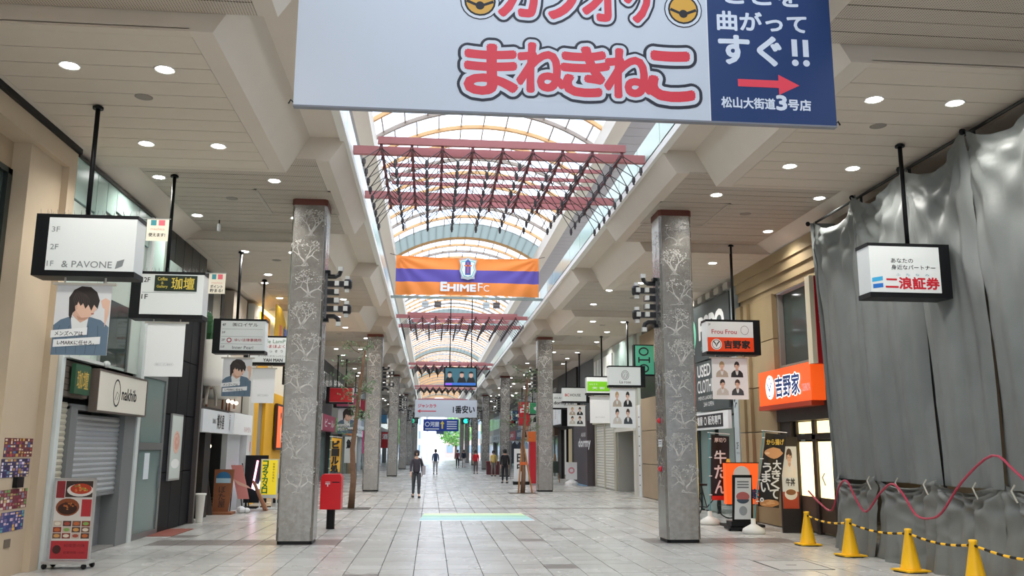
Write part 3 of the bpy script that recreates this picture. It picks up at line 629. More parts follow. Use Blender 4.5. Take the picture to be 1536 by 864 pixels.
# --- generic helper for the fronts farther off ---------------------------
def plain_front(side, ya, yb, label, wallc, facec, words, doorc='5b6060', z1=2.6, z2=3.4, seed=0):
    rnd = random.Random(seed); w = yb - ya
    t = front(side, 'shop_building', label, 'shop', ya, yb)
    prt(t, 'upper_wall', BX((0, 0, z2), (w, .2, 6.2)), mat(wallc, .6))
    prt(t, 'pier', BX((0, 0, 0), (.25, .3, z2)), mat(wallc, .6)); prt(t, 'pier', BX((w - .25, 0, 0), (w, .3, z2)), mat(wallc, .6))
    f = prt(t, 'fascia', BX((.05, -.22, z1), (w - .05, .15, z2)), mat(facec, .5))
    mb = MB(); put_text(mb, words, w * .15, z1 + (z2 - z1) * .25, w * .7, (z2 - z1) * .5, -.222, WHITE if sum(int(facec[i:i + 2], 16) for i in (0, 2, 4)) < 420 else K, .02); prt(f, 'lettering', mb)
    prt(t, 'door_frame', MB().box((.25, .25, 0), (.33, .33, z1)).box((w / 2 - .04, .25, 0), (w / 2 + .04, .33, z1)).box((w - .33, .25, 0), (w - .25, .33, z1)).box((.25, .25, z1 - .1), (w - .25, .33, z1)), mat('6b6e6e', .4, .4))
    for a, b in ((.33, w / 2 - .04), (w / 2 + .04, w - .33)): prt(t, 'pane', BX((a, .28, .05), (b, .3, z1 - .1)), GLS)
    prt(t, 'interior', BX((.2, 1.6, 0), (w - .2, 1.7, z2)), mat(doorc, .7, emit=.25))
    n = max(2, int(w / 1.6)); 
    for i in range(n): prt(t, 'upper_window', BX((.3 + i * (w - .6) / n, -.02, 4.1), (.3 + (i + .8) * (w - .6) / n, 0, 5.6)), mat('5f6c6c', .15))
    return t
plain_front('L', 36.1, 43.9, 'grey shop front hidden mostly behind the nearest left column', '9a958c', 'c9c4ba', '本日営業', seed=1)
plain_front('L', 44.0, 49.6, 'dark shop front with a crimson fascia beyond the nearest left column', '3a3836', '9b2f4f', 'ビール', '2e2b2a', seed=2)
plain_front('L', 49.7, 56.0, 'green banded shop front beyond the crimson one on the left', '6a6a66', '5f8f56', '麺処', '2b2928', seed=3)
plain_front('L', 56.1, 63.0, 'orange fascia shop front beside the left tree', 'a08c70', 'c8762e', '居酒屋', '8a7f78', seed=4)
plain_front('L', 63.1, 70.5, 'white and pink shop front before the second left column', 'd8dadf', 'e8edf2', 'カラオケ', 'e8a8b8', seed=5)
plain_front('L', 70.6, 82, 'pale blue shop front beyond the second left column', 'b9c4cf', 'd8e4ee', '薬', 'c4d8e4', seed=6)
plain_front('L', 82.1, 96, 'teal shop front between the third and fourth left columns', '9aa3a0', '2f8a80', '書店', seed=7)
plain_front('L', 96.1, 112, 'red shop front near the far end on the left', '8a8682', 'a8383a', '靴', seed=8)
plain_front('L', 112.1, 141, 'beige shop front at the far end on the left', 'a39a8c', 'd0c8b8', '服', seed=9)
# --- right side ------------------------------------------------------
# tarpaulin wall
def tarp_x(y, z, rnd): return 0
TARP = mat('717574', .5, noise=.2, nscale=2, bump=.25, bscale=14, spec=.6); TARPD = mat('747673', .55, noise=.18, nscale=4, bump=.3, bscale=10)
t = thing('tarpaulin_wall', 'grey tarpaulin sheets hung floor to ceiling hiding the building on the right', 'tarpaulin', (7.4, 9.0, 0))
edges = [(16.25, 15.75), (14.4, 14.25), (12.8, 12.45), (11.1, 11.0), (9.3, 9.3), (7.4, 7.4), (5.4, 5.4)]
def sheet(y_a, y_b, z0, z1, seed, lower=False):
    rnd = random.Random(seed); NX, NZ = 34, 46; mb = MB(); pts = []
    ph = [rnd.uniform(0, 6) for _ in range(6)]; fan = rnd.choice((.15, .5, .85)); wr = [(rnd.uniform(0, 1), rnd.uniform(0, 1), rnd.uniform(-1, 1)) for _ in range(9)]
    for j in range(NZ + 1):
        v = j / NZ
        for i in range(NX + 1):
            u = i / NX
            ya = y_a[0] + (y_a[1] - y_a[0]) * (1 - v) if not lower else y_a[1]
            yb = y_b[0] + (y_b[1] - y_b[0]) * (1 - v) if not lower else y_b[1]
            if not lower: ya += .12 * math.sin(3 * v + ph[0]) * math.sin(PI * v) * .6; yb += .12 * math.sin(3 * v + ph[0]) * math.sin(PI * v) * .6
            y = ya + .02 + (yb - ya - .04) * u
            sag = (.34 if not lower else .16) * math.sin(PI * u) ** 1 * (v ** 6 if not lower else v ** 4)
            z = z0 + (z1 - z0) * v - sag
            top = v ** 3
            d = .05 * math.sin(2 * PI * u * 1.5 + ph[1] + v) + .018 * math.sin(2 * PI * u * 5 + ph[2] + 4 * v)
            # folds radiating from the two tied top corners
            for cu, sg in ((0, 1), (1, -1)):
                ang = math.atan2((1 - v) * 2.6 + .02, abs(u - cu) + .02); rad = math.hypot((1 - v) * 2.6, u - cu)
                d += .055 * math.sin(ang * 16 + ph[3]) * math.exp(-rad * 1.1) * min(1, rad * 4)
            for a, b, c in wr:
                q = (u - a) * math.cos(c) + (v - b) * 3 * math.sin(c); l = (v - b) ** 2 * 8 + (u - a) ** 2 * 3
                d += .012 * math.exp(-q * q * 300) * math.exp(-l) * (1 if c > 0 else -1)
            if lower: d += (1 - v) ** 2 * .14 + .03 * math.sin(2 * PI * u * 3.3 + ph[4]) * (1 - v)
            e = .05 * (math.exp(-u * 30) + math.exp(-(1 - u) * 30))
            mb.v.append((-d + e - (.03 if lower else 0), y - 9.0, z))
    for j in range(NZ):
        for i in range(NX): mb.f.append((j * (NX + 1) + i, j * (NX + 1) + i + 1, (j + 1) * (NX + 1) + i + 1, (j + 1) * (NX + 1) + i)); mb.m.append(0)
    return mb
for i in range(6):
    obj('sheet', sheet(edges[i], edges[i + 1], 1.22, 6.18 if i else 6.2, i + 3), TARP, t, True)
    obj('skirt', sheet(edges[i], edges[i + 1], .005, 1.3, i + 13, True), TARPD, t, True)
obj('end_sheet', MB().poly([(0.02, 7.22 - .45, 0), (.5, 7.2, 0), (.5, 7.2, 6.15), (0, 7.22, 6.15)]), TARP, t)
obj('scaffold_pole', MB().tube([(.12, 7.2, 6.17), (.12, -3.6, 6.17)], .024), mat('3b3d3d', .4, .5), t)
for (a, b) in edges[:5]: obj('scaffold_pole', MB().tube([(.14, b - 9.0, 0), (.14, a - 9.0, 6.2)], .024), mat('3b3d3d', .4, .5), t); obj('tie', MB().ball((-.03, a - 9.0, 6.14), .05, None, 4), BLACK, t)
for y in (16.0, 14.3, 13.4, 12.6, 11.4, 10.6): obj('tie', MB().tube([(-.1, y - 9, 1.3), (-.14, y - 8.98, 1.22), (-.12, y - 9.05, 1.08)], .012), mat('b9b5a8', .6), t)
rp = [(16.39, .96), (15.91, .76), (15.44, .67), (15.11, 1.09), (14.8, 1.2), (14.49, .89), (14.18, .73), (13.7, 1.04), (13.3, 1.21), (13.0, 1.07), (12.68, .79), (12.33, .76), (11.99, .87), (11.45, 1.31), (10.75, 1.66), (10.32, 1.46), (9.8, 1.2), (9.2, 1.5)]
def smooth(pts, n=4):
    o = []
    for i in range(len(pts) - 1):
        p0, p1, p2, p3 = pts[max(0, i - 1)], pts[i], pts[i + 1], pts[min(len(pts) - 1, i + 2)]
        for k in range(n):
            q = k / n; o.append(tuple(.5 * (2 * b + (c - a) * q + (2 * a - 5 * b + 4 * c - d) * q * q + (3 * b - a - 3 * c + d) * q ** 3) for a, b, c, d in zip(p0, p1, p2, p3)))
    return o + [pts[-1]]
hz = MB().tube([(0, y - 13, z) for y, z in smooth(rp)], .017)
tag(obj('red_hose', hz, mat('a8324a', .4)), 'dark red hose looped along the foot of the grey tarpaulin', 'hose').location = (7.14, 13, 0)
# cones with a black and yellow bar
cy = mat('ffc41a', .4); cpos = [(6.95, 16.1), (6.93, 14.4), (6.93, 12.55), (6.9, 10.95), (6.85, 9.3)]
words = ['farthest from the camera, at the corner of the tarpaulin', 'second farthest, before the tarpaulin', 'third from the far end, before the tarpaulin', 'at the bottom right corner of the view', 'out of view']
for i, (x, y) in enumerate(cpos):
    t = thing('traffic_cone', 'yellow traffic cone, ' + words[i], 'traffic cone', (x, y, 0), .1 * i, 'yellow traffic cones')
    obj('cone', MB().lathe([(.145, .03), (.14, .045), (.045, .56), (.05, .57), (.05, .6), (.03, .605)], n=16), cy, t, True)
    obj('base', MB().box((-.19, -.19, .012), (.19, .19, .035)), cy, t); obj('weight', MB().prism_z([(.24 * math.cos(a), .24 * math.sin(a)) for a in [j * PI / 4 + .39 for j in range(8)]], 0, .014), BLACK, t)
for i in range(4):
    (xa, ya), (xb, yb) = cpos[i], cpos[i + 1]; w = ['farthest', 'middle', 'nearest whole', 'cut off by the frame'][i]
    t = thing('striped_barrier_bar', 'black bar with yellow stripes linking the cones, %s span' % w, 'barrier bar', (xa, ya, .535), 0, 'striped bars between cones'); n = 13
    for j in range(n):
        a, b = j / n, (j + 1) / n; sg = lambda q: (xb - xa) * q
        obj('stripe', MB().tube([((xb - xa) * a, (yb - ya) * a, -.12 * math.sin(PI * a) * .5), ((xb - xa) * b, (yb - ya) * b, -.12 * math.sin(PI * b) * .5)], .017, None, 8), cy if j % 2 else BLACK, t)
# --- right: beef bowl shop building ----------------------------------
RS = stone('a08c6b', 1.6); RS2 = stone('93805f', 1.6)
t = front('R', 'stone_restaurant_building', 'brown stone restaurant building with stepped cornice between the tarpaulin and the clothing shop', 'building', 16.5, 21.95)
W_ = 5.45; X = lambda y: 21.95 - y
for i, (za, zb, o_) in enumerate(((5.95, 6.22, -.05), (5.72, 5.95, .0), (5.5, 5.72, .06), (5.33, 5.5, .12))): prt(t, 'cornice', BX((0, o_, za), (W_, 1, zb)), RS)
prt(t, 'soffit_light_strip', BX((X(19.6), .14, 5.31), (W_, .6, 5.34)), mat('cfcfd6', .4))
for (a, b, o_) in ((0, .35, -.02), (.38, .62, .04), (.64, .8, -.02), (.82, X(19.7), .06)):
    for j in range(5): prt(t, 'stone_block', BX((a, o_, .02 + j * 1.07), (b, .6, 1.07 + j * 1.07)), RS if j % 2 else RS2)
prt(t, 'sill', BX((X(19.7), .1, 3.45), (W_, .7, 3.58)), RS)
f = prt(t, 'window_frame', MB().box((X(19.7), .18, 3.58), (X(19.6), .3, 5.33)).box((X(19.6), .18, 3.58), (W_, .22, 3.64)), mat('8d8a84', .4))
prt(f, 'pane', BX((X(19.6), .3, 3.6), (W_, .32, 5.33)), DGL); prt(t, 'inner_valance', BX((X(19.6), .42, 4.7), (W_, .45, 5.33)), mat('7a1f26', .6)); prt(t, 'inner_room', BX((X(19.6), 1.6, 3.5), (W_, 1.7, 5.33)), mat('4b504a', .7))
prt(t, 'doorway_lintel', BX((X(19.7), .05, 2.35), (W_, .5, 2.72)), mat('1f1a18', .5))
dr = prt(t, 'door_frame', MB().box((X(19.1), .2, 0), (X(19.0), .3, 2.35)).box((X(18.2), .2, 0), (X(18.05), .3, 2.35)).box((X(17.3), .2, 0), (X(17.2), .3, 2.35)).box((X(19.1), .2, 1.95), (W_, .3, 2.05)).box((X(19.7), .12, 0), (X(19.1), .3, 2.35)), mat('2a211c', .5))
LITP = mat('ffe2a0', .5, emit=1.6)
for a, b in ((19.0, 18.2), (18.05, 17.3)): prt(dr, 'pane', BX((X(a), .26, .75), (X(b), .28, 1.9)), LITP); prt(dr, 'pane', BX((X(a), .26, 2.08), (X(b), .28, 2.33)), LITP); prt(dr, 'door_panel', BX((X(a), .25, .05), (X(b), .28, .75)), mat('4a3a2d', .5))
s = front('R', 'orange_fascia', 'glossy orange fascia sign with white horned circle and blue outlined characters', 'sign', 17.2, 20.05, RW + .1, 2.62)
prt(s, 'box', BX((0, -.3, .1), (2.85, .0, .88)), mat('ef5a1e', .3, emit=.5)); prt(s, 'lower_band', BX((-.02, -.32, 0), (2.87, 0, .1)), mat('b5381a', .4))
mb = MB(); mb.disc(.68, .5, .27, -.32, -.3, mat('ffffff', .4, emit=1), rx=.22); mb.stroke([(.68 + .17 * math.cos(a), .5 + .2 * math.sin(a)) for a in [i * PI / 8 for i in range(17)]], .02, -.322, mat('2f5ca8', .4)); mb.stroke([(.56, .6), (.66, .45), (.68, .38), (.7, .45), (.8, .6)], .04, -.3225, mat('2f5ca8', .4))
put_text(mb, '吉野家', 1.02, .26, 1.3, .45, -.312, mat('ffffff', .4, emit=1), .075); put_text(mb, '吉野家', 1.02, .26, 1.3, .45, -.316, mat('23488f', .4), .03); put_text(mb, 'YOSHINOYA', 2.42, .3, .42, .16, -.316, WHITE, .02); prt(s, 'lettering', mb)
s = thing('projecting_sign', 'tall narrow red and cream projecting sign above the orange fascia', 'sign', (7.73, 17.0, 3.45))
prt(s, 'cream_face', BX((-.08, -.02, 0), (.02, .2, 1.8)), mat('e6dcc2', .5)); prt(s, 'red_face', BX((.02, -.03, 0), (.22, .18, 1.8)), mat('b81824', .4)); mb = MB(); put_vtext(mb, 'フルワル', .08, 1.3, .1, -.032, WHITE, 1.2); prt(s, 'lettering', mb)
# --- right: used clothing building ---------------------------------------
t = front('R', 'used_clothing_building', 'white and dark grey used clothing shop front beside the nearest right column', 'shop front', 22.0, 30.2)
X = lambda y: 30.2 - y
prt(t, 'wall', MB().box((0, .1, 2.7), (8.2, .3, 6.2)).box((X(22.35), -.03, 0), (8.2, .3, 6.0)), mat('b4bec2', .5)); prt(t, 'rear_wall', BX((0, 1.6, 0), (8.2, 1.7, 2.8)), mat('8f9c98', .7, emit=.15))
prt(t, 'entrance_frame', MB().box((X(25.6), .0, 0), (X(25.5), .1, 2.3)).box((X(22.5), 0, 0), (X(22.35), .1, 2.3)).box((X(24.1), 0, 0), (X(24.03), .1, 2.3)), mat('1f2d2b', .4)); prt(t, 'pane', BX((X(25.5), .04, .05), (X(24.1), .06, 2.3)), GLS)
for i in range(5): prt(t, 'eave_box', BX((X(22.6 + i * .75), -.12, 5.95), (X(22.2 + i * .75), .1, 6.12)), mat('a8a49c', .6))
mb = MB()
for q, (tx, z) in enumerate((('2F', 1.75), ('1F', 1.2))): put_text(mb, tx, X(22.25), z, .16, .17, -.032, K, .01)
mb.stroke([(X(22.28), 2.95), (X(22.15), 3.1), (X(22.05), 3.05)], .07, -.032, K); mb.stroke([(X(22.25), 2.8), (X(22.15), 2.92), (X(22.08), 2.9)], .05, -.032, K); put_text(mb, 'MEN’S FLOOR', X(22.25), 1.62, .22, .05, -.032, K); prt(t, 'lettering', mb)
DG = mat('3c4446', .5)
s = front('R', 'grey_logo_board', 'upper dark grey board with bold white lettering and a green disc', 'sign', 22.3, 26.6, RW - .01, 4.25); w = 4.3
prt(s, 'board', BX((0, -.06, .02), (w, 0, 1.65)), DG); mb = MB(); mb.disc(.9, .85, .5, -.066, -.06, mat('7fd0b4', .5), rx=.45); put_text(mb, 'PSPO', 1.65, .65, 2.2, .6, -.064, WHITE, .05); put_text(mb, 'SECOND HAND', 1.8, .3, 1.4, .12, -.064, mat('6fb8a8', .5)); prt(s, 'lettering', mb)
s = front('R', 'used_clothing_board', 'lower dark grey board reading used clothing', 'sign', 22.55, 25.5, RW - .03, 2.82)
prt(s, 'board', BX((0, -.05, 0), (2.95, 0, 1.4)), DG); letters(s, [('USED', .3, .98, 1.2, .34, -.052, WHITE, .02), ('CLOTHING', .25, .52, 2.0, .36, -.052, WHITE, .01), ('MEN’S LADIES KIDS', .3, .32, 1.8, .1, -.052, WHITE), ('24H OPEN', .8, .12, .9, .12, -.052, WHITE)])
s = front('R', 'dealer_sign', 'long white sign with black characters over the clothing shop entrance', 'sign', 22.5, 25.9, RW - .04, 2.28)
prt(s, 'board', BX((0, -.1, 0), (3.4, 0, .48)), WHITE); prt(s, 'panel', BX((.4, -.11, .06), (3.0, -.1, .42)), INK); letters(s, [('古着屋', .5, .13, .75, .24, -.113, WHITE, .02), ('販売専門', 1.75, .13, 1.1, .24, -.113, WHITE, .02)]); prt(s, 'emblem', MB().disc(1.5, .24, .13, -.114, -.11, WHITE, 6).disc(1.5, .24, .08, -.116, -.114, INK, 12))
# --- right: beyond the column -------------------------------------------------
t = front('R', 'stone_pillar_building', 'brown stone pillar with a dark upper window behind the nearest right column', 'building', 30.25, 33.6)
for j in range(5):
    if j != 3: prt(t, 'stone_block', BX((.9, 0, .02 + j * 1.2), (3.35, .4, 1.2 + j * 1.2)), stone('9c8a74', 1.4))
prt(t, 'black_block', BX((.9, .0, 3.62), (3.35, .4, 4.8)), BLACK); prt(t, 'white_notice_strip', BX((.55, -.04, 0), (.88, .4, 3.4)), mat('d7dde0', .5)); prt(t, 'frame_post', BX((0, .0, 0), (.5, .4, 3.4)), mat('c3bfb6', .5))
mb = MB(); 
for q in range(8): mb.box((.62, -.043, .4 + q * .36), (.78, -.04, .44 + q * .36), K)
prt(t, 'print', mb); prt(t, 'upper_wall', BX((0, .1, 3.4), (.88, .4, 6.2)), mat('a9b0ac', .5))
s = thing('mint_sign', 'mint green vertical projecting sign with bold black rings behind the nearest right column', 'sign', (7.2, 30.6, 4.32))
prt(s, 'box', BX((-.05, -.02, 0), (.8, .25, 1.1)), BLACK); prt(s, 'face', BX((.0, -.04, .04), (.8, -.02, 1.06)), mat('5fc9a6', .5)); mb = MB()
for z in (.25, .85): mb.stroke([(.3 + .16 * math.cos(a), z + .13 * math.sin(a)) for a in [i * PI / 8 for i in range(17)]], .05, -.042, K)
mb.stroke([(.12, .55), (.5, .55)], .05, -.0425, K); mb.stroke([(.12, .45), (.12, .65)], .05, -.043, K); mb.stroke([(.5, .45), (.5, .65)], .05, -.043, K); prt(s, 'lettering', mb)
t = front('R', 'pale_alcove_building', 'pale building front with a deep doorway alcove and white poster wall', 'shop front', 33.65, 37.25)
PW = mat('c9c9c2', .6); X = lambda y: 37.25 - y
prt(t, 'wall', MB().box((0, 0, 2.5), (3.6, .2, 6.2)).box((3.2, 0, 0), (3.6, 1.4, 2.5)), PW); prt(t, 'alcove_side', BX((0, .05, 0), (.15, 1.6, 2.5)), mat('a9a9a3', .6)); prt(t, 'alcove_back', BX((.15, 1.5, 0), (3.2, 1.6, 2.5)), mat('b3b1a8', .6)); prt(t, 'lintel', BX((0, -.08, 2.45), (3.6, 0, 2.58)), mat('dad9d2', .5))
for i in range(3): prt(t, 'wood_door', BX((1.3 + i * .6, 1.44, 0), (1.86 + i * .6, 1.5, 2.3)), mat('7a6a58', .5))
for i in range(4): prt(t, 'upper_panel', BX((.04 + i * .89, -.03, 4.6), (.89 + i * .89, 0, 6.15)), TG)
t = front('R', 'white_shutter_building', 'white louvred shutter doors under a cream awning rail', 'shop front', 37.3, 42.3); X = lambda y: 42.3 - y
for a in (.3, 2.5): shutter(t, a, a + 2.1, .02, 2.9, .05, mat('d6d5cc', .5), .12, 'louvre')
prt(t, 'frame', MB().box((.15, -.02, 0), (.3, .15, 2.95)).box((2.4, -.02, 0), (2.5, .15, 2.95)).box((4.6, -.02, 0), (5, .15, 2.95)).box((0, -.1, 2.9), (5, .2, 3.05)), mat('bcb8a8', .5)); prt(t, 'wall', BX((0, 0, 3.05), (5, .2, 6.2)), mat('b3b8b2', .6)); prt(t, 'backing', BX((0, .2, 0), (5, .3, 3)), PW)
for i in range(6): prt(t, 'white_louvre_window', MB().box((.3 + i * .75, -.05, 4.9), (.8 + i * .75, 0, 5.9)), mat('e2e4e0', .4))
t = front('R', 'brown_hotel_building', 'dark aubergine wall panel reading dor beside the white shutters', 'shop front', 42.35, 47.5); 
prt(t, 'panel', BX((1.2, -.35, 0), (5.1, .1, 3.1)), mat('4b4247', .5)); prt(t, 'wall', BX((0, .1, 0), (1.2, .3, 3.1)), mat('2a2628', .6)); prt(t, 'upper_wall', BX((0, .1, 3.1), (5.15, .3, 6.2)), mat('3a3d42', .4))
letters(t, [('dormy', 2.6, 1.75, 3.4, .5, -.352, WHITE, .05), ('AKARI', 3.4, 2.35, 1.3, .2, -.352, WHITE, .02)]); prt(t, 'step', BX((1.2, -.6, 0), (5.1, -.35, .03)), mat('7fa8c8', .4))
t = front('R', 'cafe_building', 'open lit entrance with black frame left of the aubergine panel', 'shop front', 47.6, 54.5)
prt(t, 'wall', MB().box((0, 0, 2.9), (6.9, .2, 6.2)).box((0, 0, 0), (1.2, .2, 2.9)).box((5.6, 0, 0), (6.9, .2, 2.9)), mat('35302d', .6)); prt(t, 'lit_room', BX((1.2, 2.5, 0), (5.6, 2.6, 2.9)), mat('e6e4dc', .6, emit=.6)); prt(t, 'frame', MB().box((1.2, -.02, 0), (1.35, .1, 2.9)).box((3.3, -.02, 0), (3.42, .1, 2.9)).box((5.45, -.02, 0), (5.6, .1, 2.9)), BLACK); prt(t, 'light_column', BX((2.4, .8, 0), (3.1, 1.3, 2.6)), mat('f4f1e6', .4, emit=.5))
s = front('R', 'notice_board_sign', 'white menu board with red and blue characters in a black frame above the cafe entrance', 'sign', 50.0, 54.4, RW - .3, 3.05)
prt(s, 'frame', BX((0, -.15, 0), (4.4, .29, 1.35)), BLACK); prt(s, 'face', BX((.3, -.16, .12), (4.1, -.15, 1.23)), mat('dde3e8', .5)); mb = MB()
for q in range(5): put_vtext(mb, ['営業時間', '昼定食', '居酒屋', '生ビール', '焼鳥'][q], .5 + q * .7, 1.18, .24, -.162, REDP if q % 2 else INK, 1.05)
prt(s, 'lettering', mb)
plain_front('R', 54.6, 62, 'dark timber shop front beyond the cafe on the right', '4a4038', '5b4a3c', '喫茶', 'd8c8a8', seed=11)
plain_front('R', 62.1, 70, 'white poster covered shop front past the second right column', 'd9d8d4', 'e6e6e2', '美容室', 'dcdcd8', seed=12)
plain_front('R', 70.1, 80, 'blue fascia shop front past the poster covered front on the right', 'c9cbd0', '27405f', '眼鏡', 'd6dde0', seed=13)
plain_front('R', 80.1, 92, 'dark red fascia shop front right of the walkers', '6b6460', 'a81f2c', '牛丼', seed=14)
plain_front('R', 92.1, 112, 'grey shop front near the far end on the right', '8f8c88', '9aa0a4', '銀行', seed=15)
plain_front('R', 112.1, 141, 'cream shop front at the far end on the right', 'b0a898', 'd6cfc0', '洋服', seed=16)

# ================================================================== HANGING SIGNS
def ell(x, z, rx, rz, n=18, a0=0, a1=2 * PI): return [(x + rx * math.cos(a0 + (a1 - a0) * i / n), z + rz * math.sin(a0 + (a1 - a0) * i / n)) for i in range(n + (0 if a1 - a0 > 6 else 1))]
def flat(mb, prof, y, m): mb.poly([(x, y, z) for x, z in prof], m)
SKIN = mat('dcb59f', .6); HAIR = mat('2b2422', .6); HAIR2 = mat('b79a72', .6); DEN = mat('5f7386', .7); BGW = mat('d5d6d8', .6); TEE = mat('dcdedd', .6)
def bust(mb, x, z, w, h, y, hair=HAIR, coat=None, bg=None, look=1):
    """printed head and shoulders filling the box x..x+w, z..z+h"""
    if bg: flat(mb, [(x, z), (x + w, z), (x + w, z + h), (x, z + h)], y, bg)
    P = lambda pts: [(x + max(0, min(1, a)) * w, z + max(0, min(1, b)) * h) for a, b in pts]
    flat(mb, P([(.02, 0), (.06, .25), (.2, .38), (.38, .46), (.62, .46), (.8, .38), (.94, .25), (.98, 0)]), y - .0008, coat or DEN)
    flat(mb, P([(.38, .44), (.42, .2), (.5, .12), (.58, .2), (.62, .44)]), y - .0012, TEE)
    flat(mb, P([(.42, .55), (.41, .42), (.5, .34), (.59, .42), (.58, .55)]), y - .0016, mat('c79f8a', .6))
    flat(mb, P(ell(.5, .67, .155, .19)), y - .002, SKIN)
    flat(mb, P([(.31, .62), (.3, .8), (.38, .94), (.5, .985), (.63, .94), (.7, .8), (.69, .64), (.66, .66), (.645, .76), (.56, .74 - .03 * look), (.5, .79), (.42, .73 + .03 * look), (.36, .76), (.34, .6)]), y - .0024, hair)
    for q in (-1, 1): flat(mb, P(ell(.5 + q * .065, .665, .024, .012, 8)), y - .0028, INK)
    flat(mb, P(ell(.5, .575, .035, .01, 8)), y - .0028, mat('a8625c', .6)); flat(mb, P([(.49, .65), (.485, .615), (.515, .612)]), y - .0028, mat('bd907c', .6))
def man_print(mb, w, h, y):
    flat(mb, [(0, 0), (w, 0), (w, h), (0, h)], y, BGW)
    P = lambda pts: [(a * w, b * h) for a, b in pts]
    flat(mb, P([(0, 0), (.0, .42), (.12, .5), (.3, .55), (.45, .48), (.62, .55), (.85, .5), (1, .4), (1, 0)]), y - .0008, DEN)
    flat(mb, P([(.3, .54), (.34, .35), (.46, .28), (.6, .38), (.62, .54), (.45, .5)]), y - .0012, TEE)
    flat(mb, P([(.33, .56), (.36, .72), (.6, .66), (.62, .52), (.48, .46)]), y - .0016, mat('cda48f', .6))
    flat(mb, P([(.4, .84), (.36, .66), (.5, .52), (.64, .54), (.72, .62), (.745, .7), (.72, .86), (.55, .92)]), y - .002, SKIN)
    flat(mb, P([(.92, .4), (.98, .58), (.99, .78), (.9, .82), (.82, .78), (.86, .68), (.9, .66)]), y - .002, SKIN)
    flat(mb, P([(.26, .56), (.3, .5), (.33, .6), (.38, .64), (.41, .76), (.46, .7), (.5, .74), (.55, .66), (.6, .72), (.66, .63), (.7, .72), (.77, .66), (.8, .78), (.74, .9), (.62, .975), (.45, .985), (.32, .93), (.24, .82), (.25, .68)]), y - .0026, HAIR)
    flat(mb, P([(.655, .595), (.71, .6), (.715, .585), (.67, .578)]), y - .003, mat('a8625c', .6)); flat(mb, P([(.72, .69), (.765, .645), (.72, .635)]), y - .0022, SKIN); flat(mb, P([(.63, .7), (.7, .712), (.69, .695)]), y - .0031, INK); flat(mb, P([(.36, .7), (.4, .72), (.41, .65), (.37, .64)]), y - .0031, mat('cda48f', .6)); flat(mb, P([(.4, .56), (.5, .53), (.62, .54), (.56, .5), (.44, .5)]), y - .0023, mat('b98e78', .6))
    for i in range(9): mb.stroke(P([(.5 + .02 * i - .12, .93 - .008 * i), (.42 + .035 * i - .1, .8), (.45 + .03 * i - .08, .7 + .02 * (i % 3))]), .006, y - .0032, mat('4a3d38', .6))
    for i in range(5): mb.stroke(P([(.1 + .17 * i, .02), (.06 + .19 * i, .25), (.12 + .17 * i, .42)]), .008, y - .001, mat('47596b', .7))
def hang_sign(side, y, label, x0, x1, zt=4.66, zb=3.85, pole_x=None, zc=None, inner=1):
    """light box on a ceiling pole; inner=+1 when the white box is toward +x"""
    cx = (x0 + x1) / 2; w = x1 - x0; px = (pole_x if pole_x is not None else cx) - cx
    k = int((y - Y0) // P); zc = zA if (y - Y0 - k * P) < (YM - Y0) else zB
    t = thing('hanging_sign', label, 'sign', (cx, y, zb), 0, 'light box signs hung from the ceiling')
    prt(t, 'pole', MB().tube([(px, .18, zt - zb), (px, .18, zc - zb + .02)], .032, None, 8), BLACK, True)
    prt(t, 'pole_flange', MB().lathe([(.07, 0), (.07, .03), (.035, .05), (.03, .06)], (px, .18, zc - zb - .05), 10), BLACK)
    h = zt - zb
    prt(t, 'housing', MB().box((-w / 2, 0, 0), (w / 2, .36, .07)).box((-w / 2, 0, h - .05), (w / 2, .36, h)).box((-inner * w / 2, 0, .07), (-inner * (w / 2 - .17), .36, h - .05)), BLACK)
    prt(t, 'light_panel', BX((-inner * (w / 2 - .17), -.012, .07), (inner * (w / 2 - .01), .34, h - .05)), mat('dfe3e3', .3))
    xa, xb = (-w / 2 + .17, w / 2 - .03) if inner > 0 else (-w / 2 + .03, w / 2 - .17)
    return t, xa, xb, h
def bird_spikes(t, w, h):
    mb = MB()
    for i in range(int(w / .035)): mb.tube([(-w / 2 + i * .035, .1 + .1 * (i % 2), h), (-w / 2 + i * .035 + .02 * math.sin(i), .08 + .12 * (i % 2), h + .08)], .0025, None, 3)
    prt(t, 'bird_spikes', mb, mat('8a8e90', .4), stuff=True)
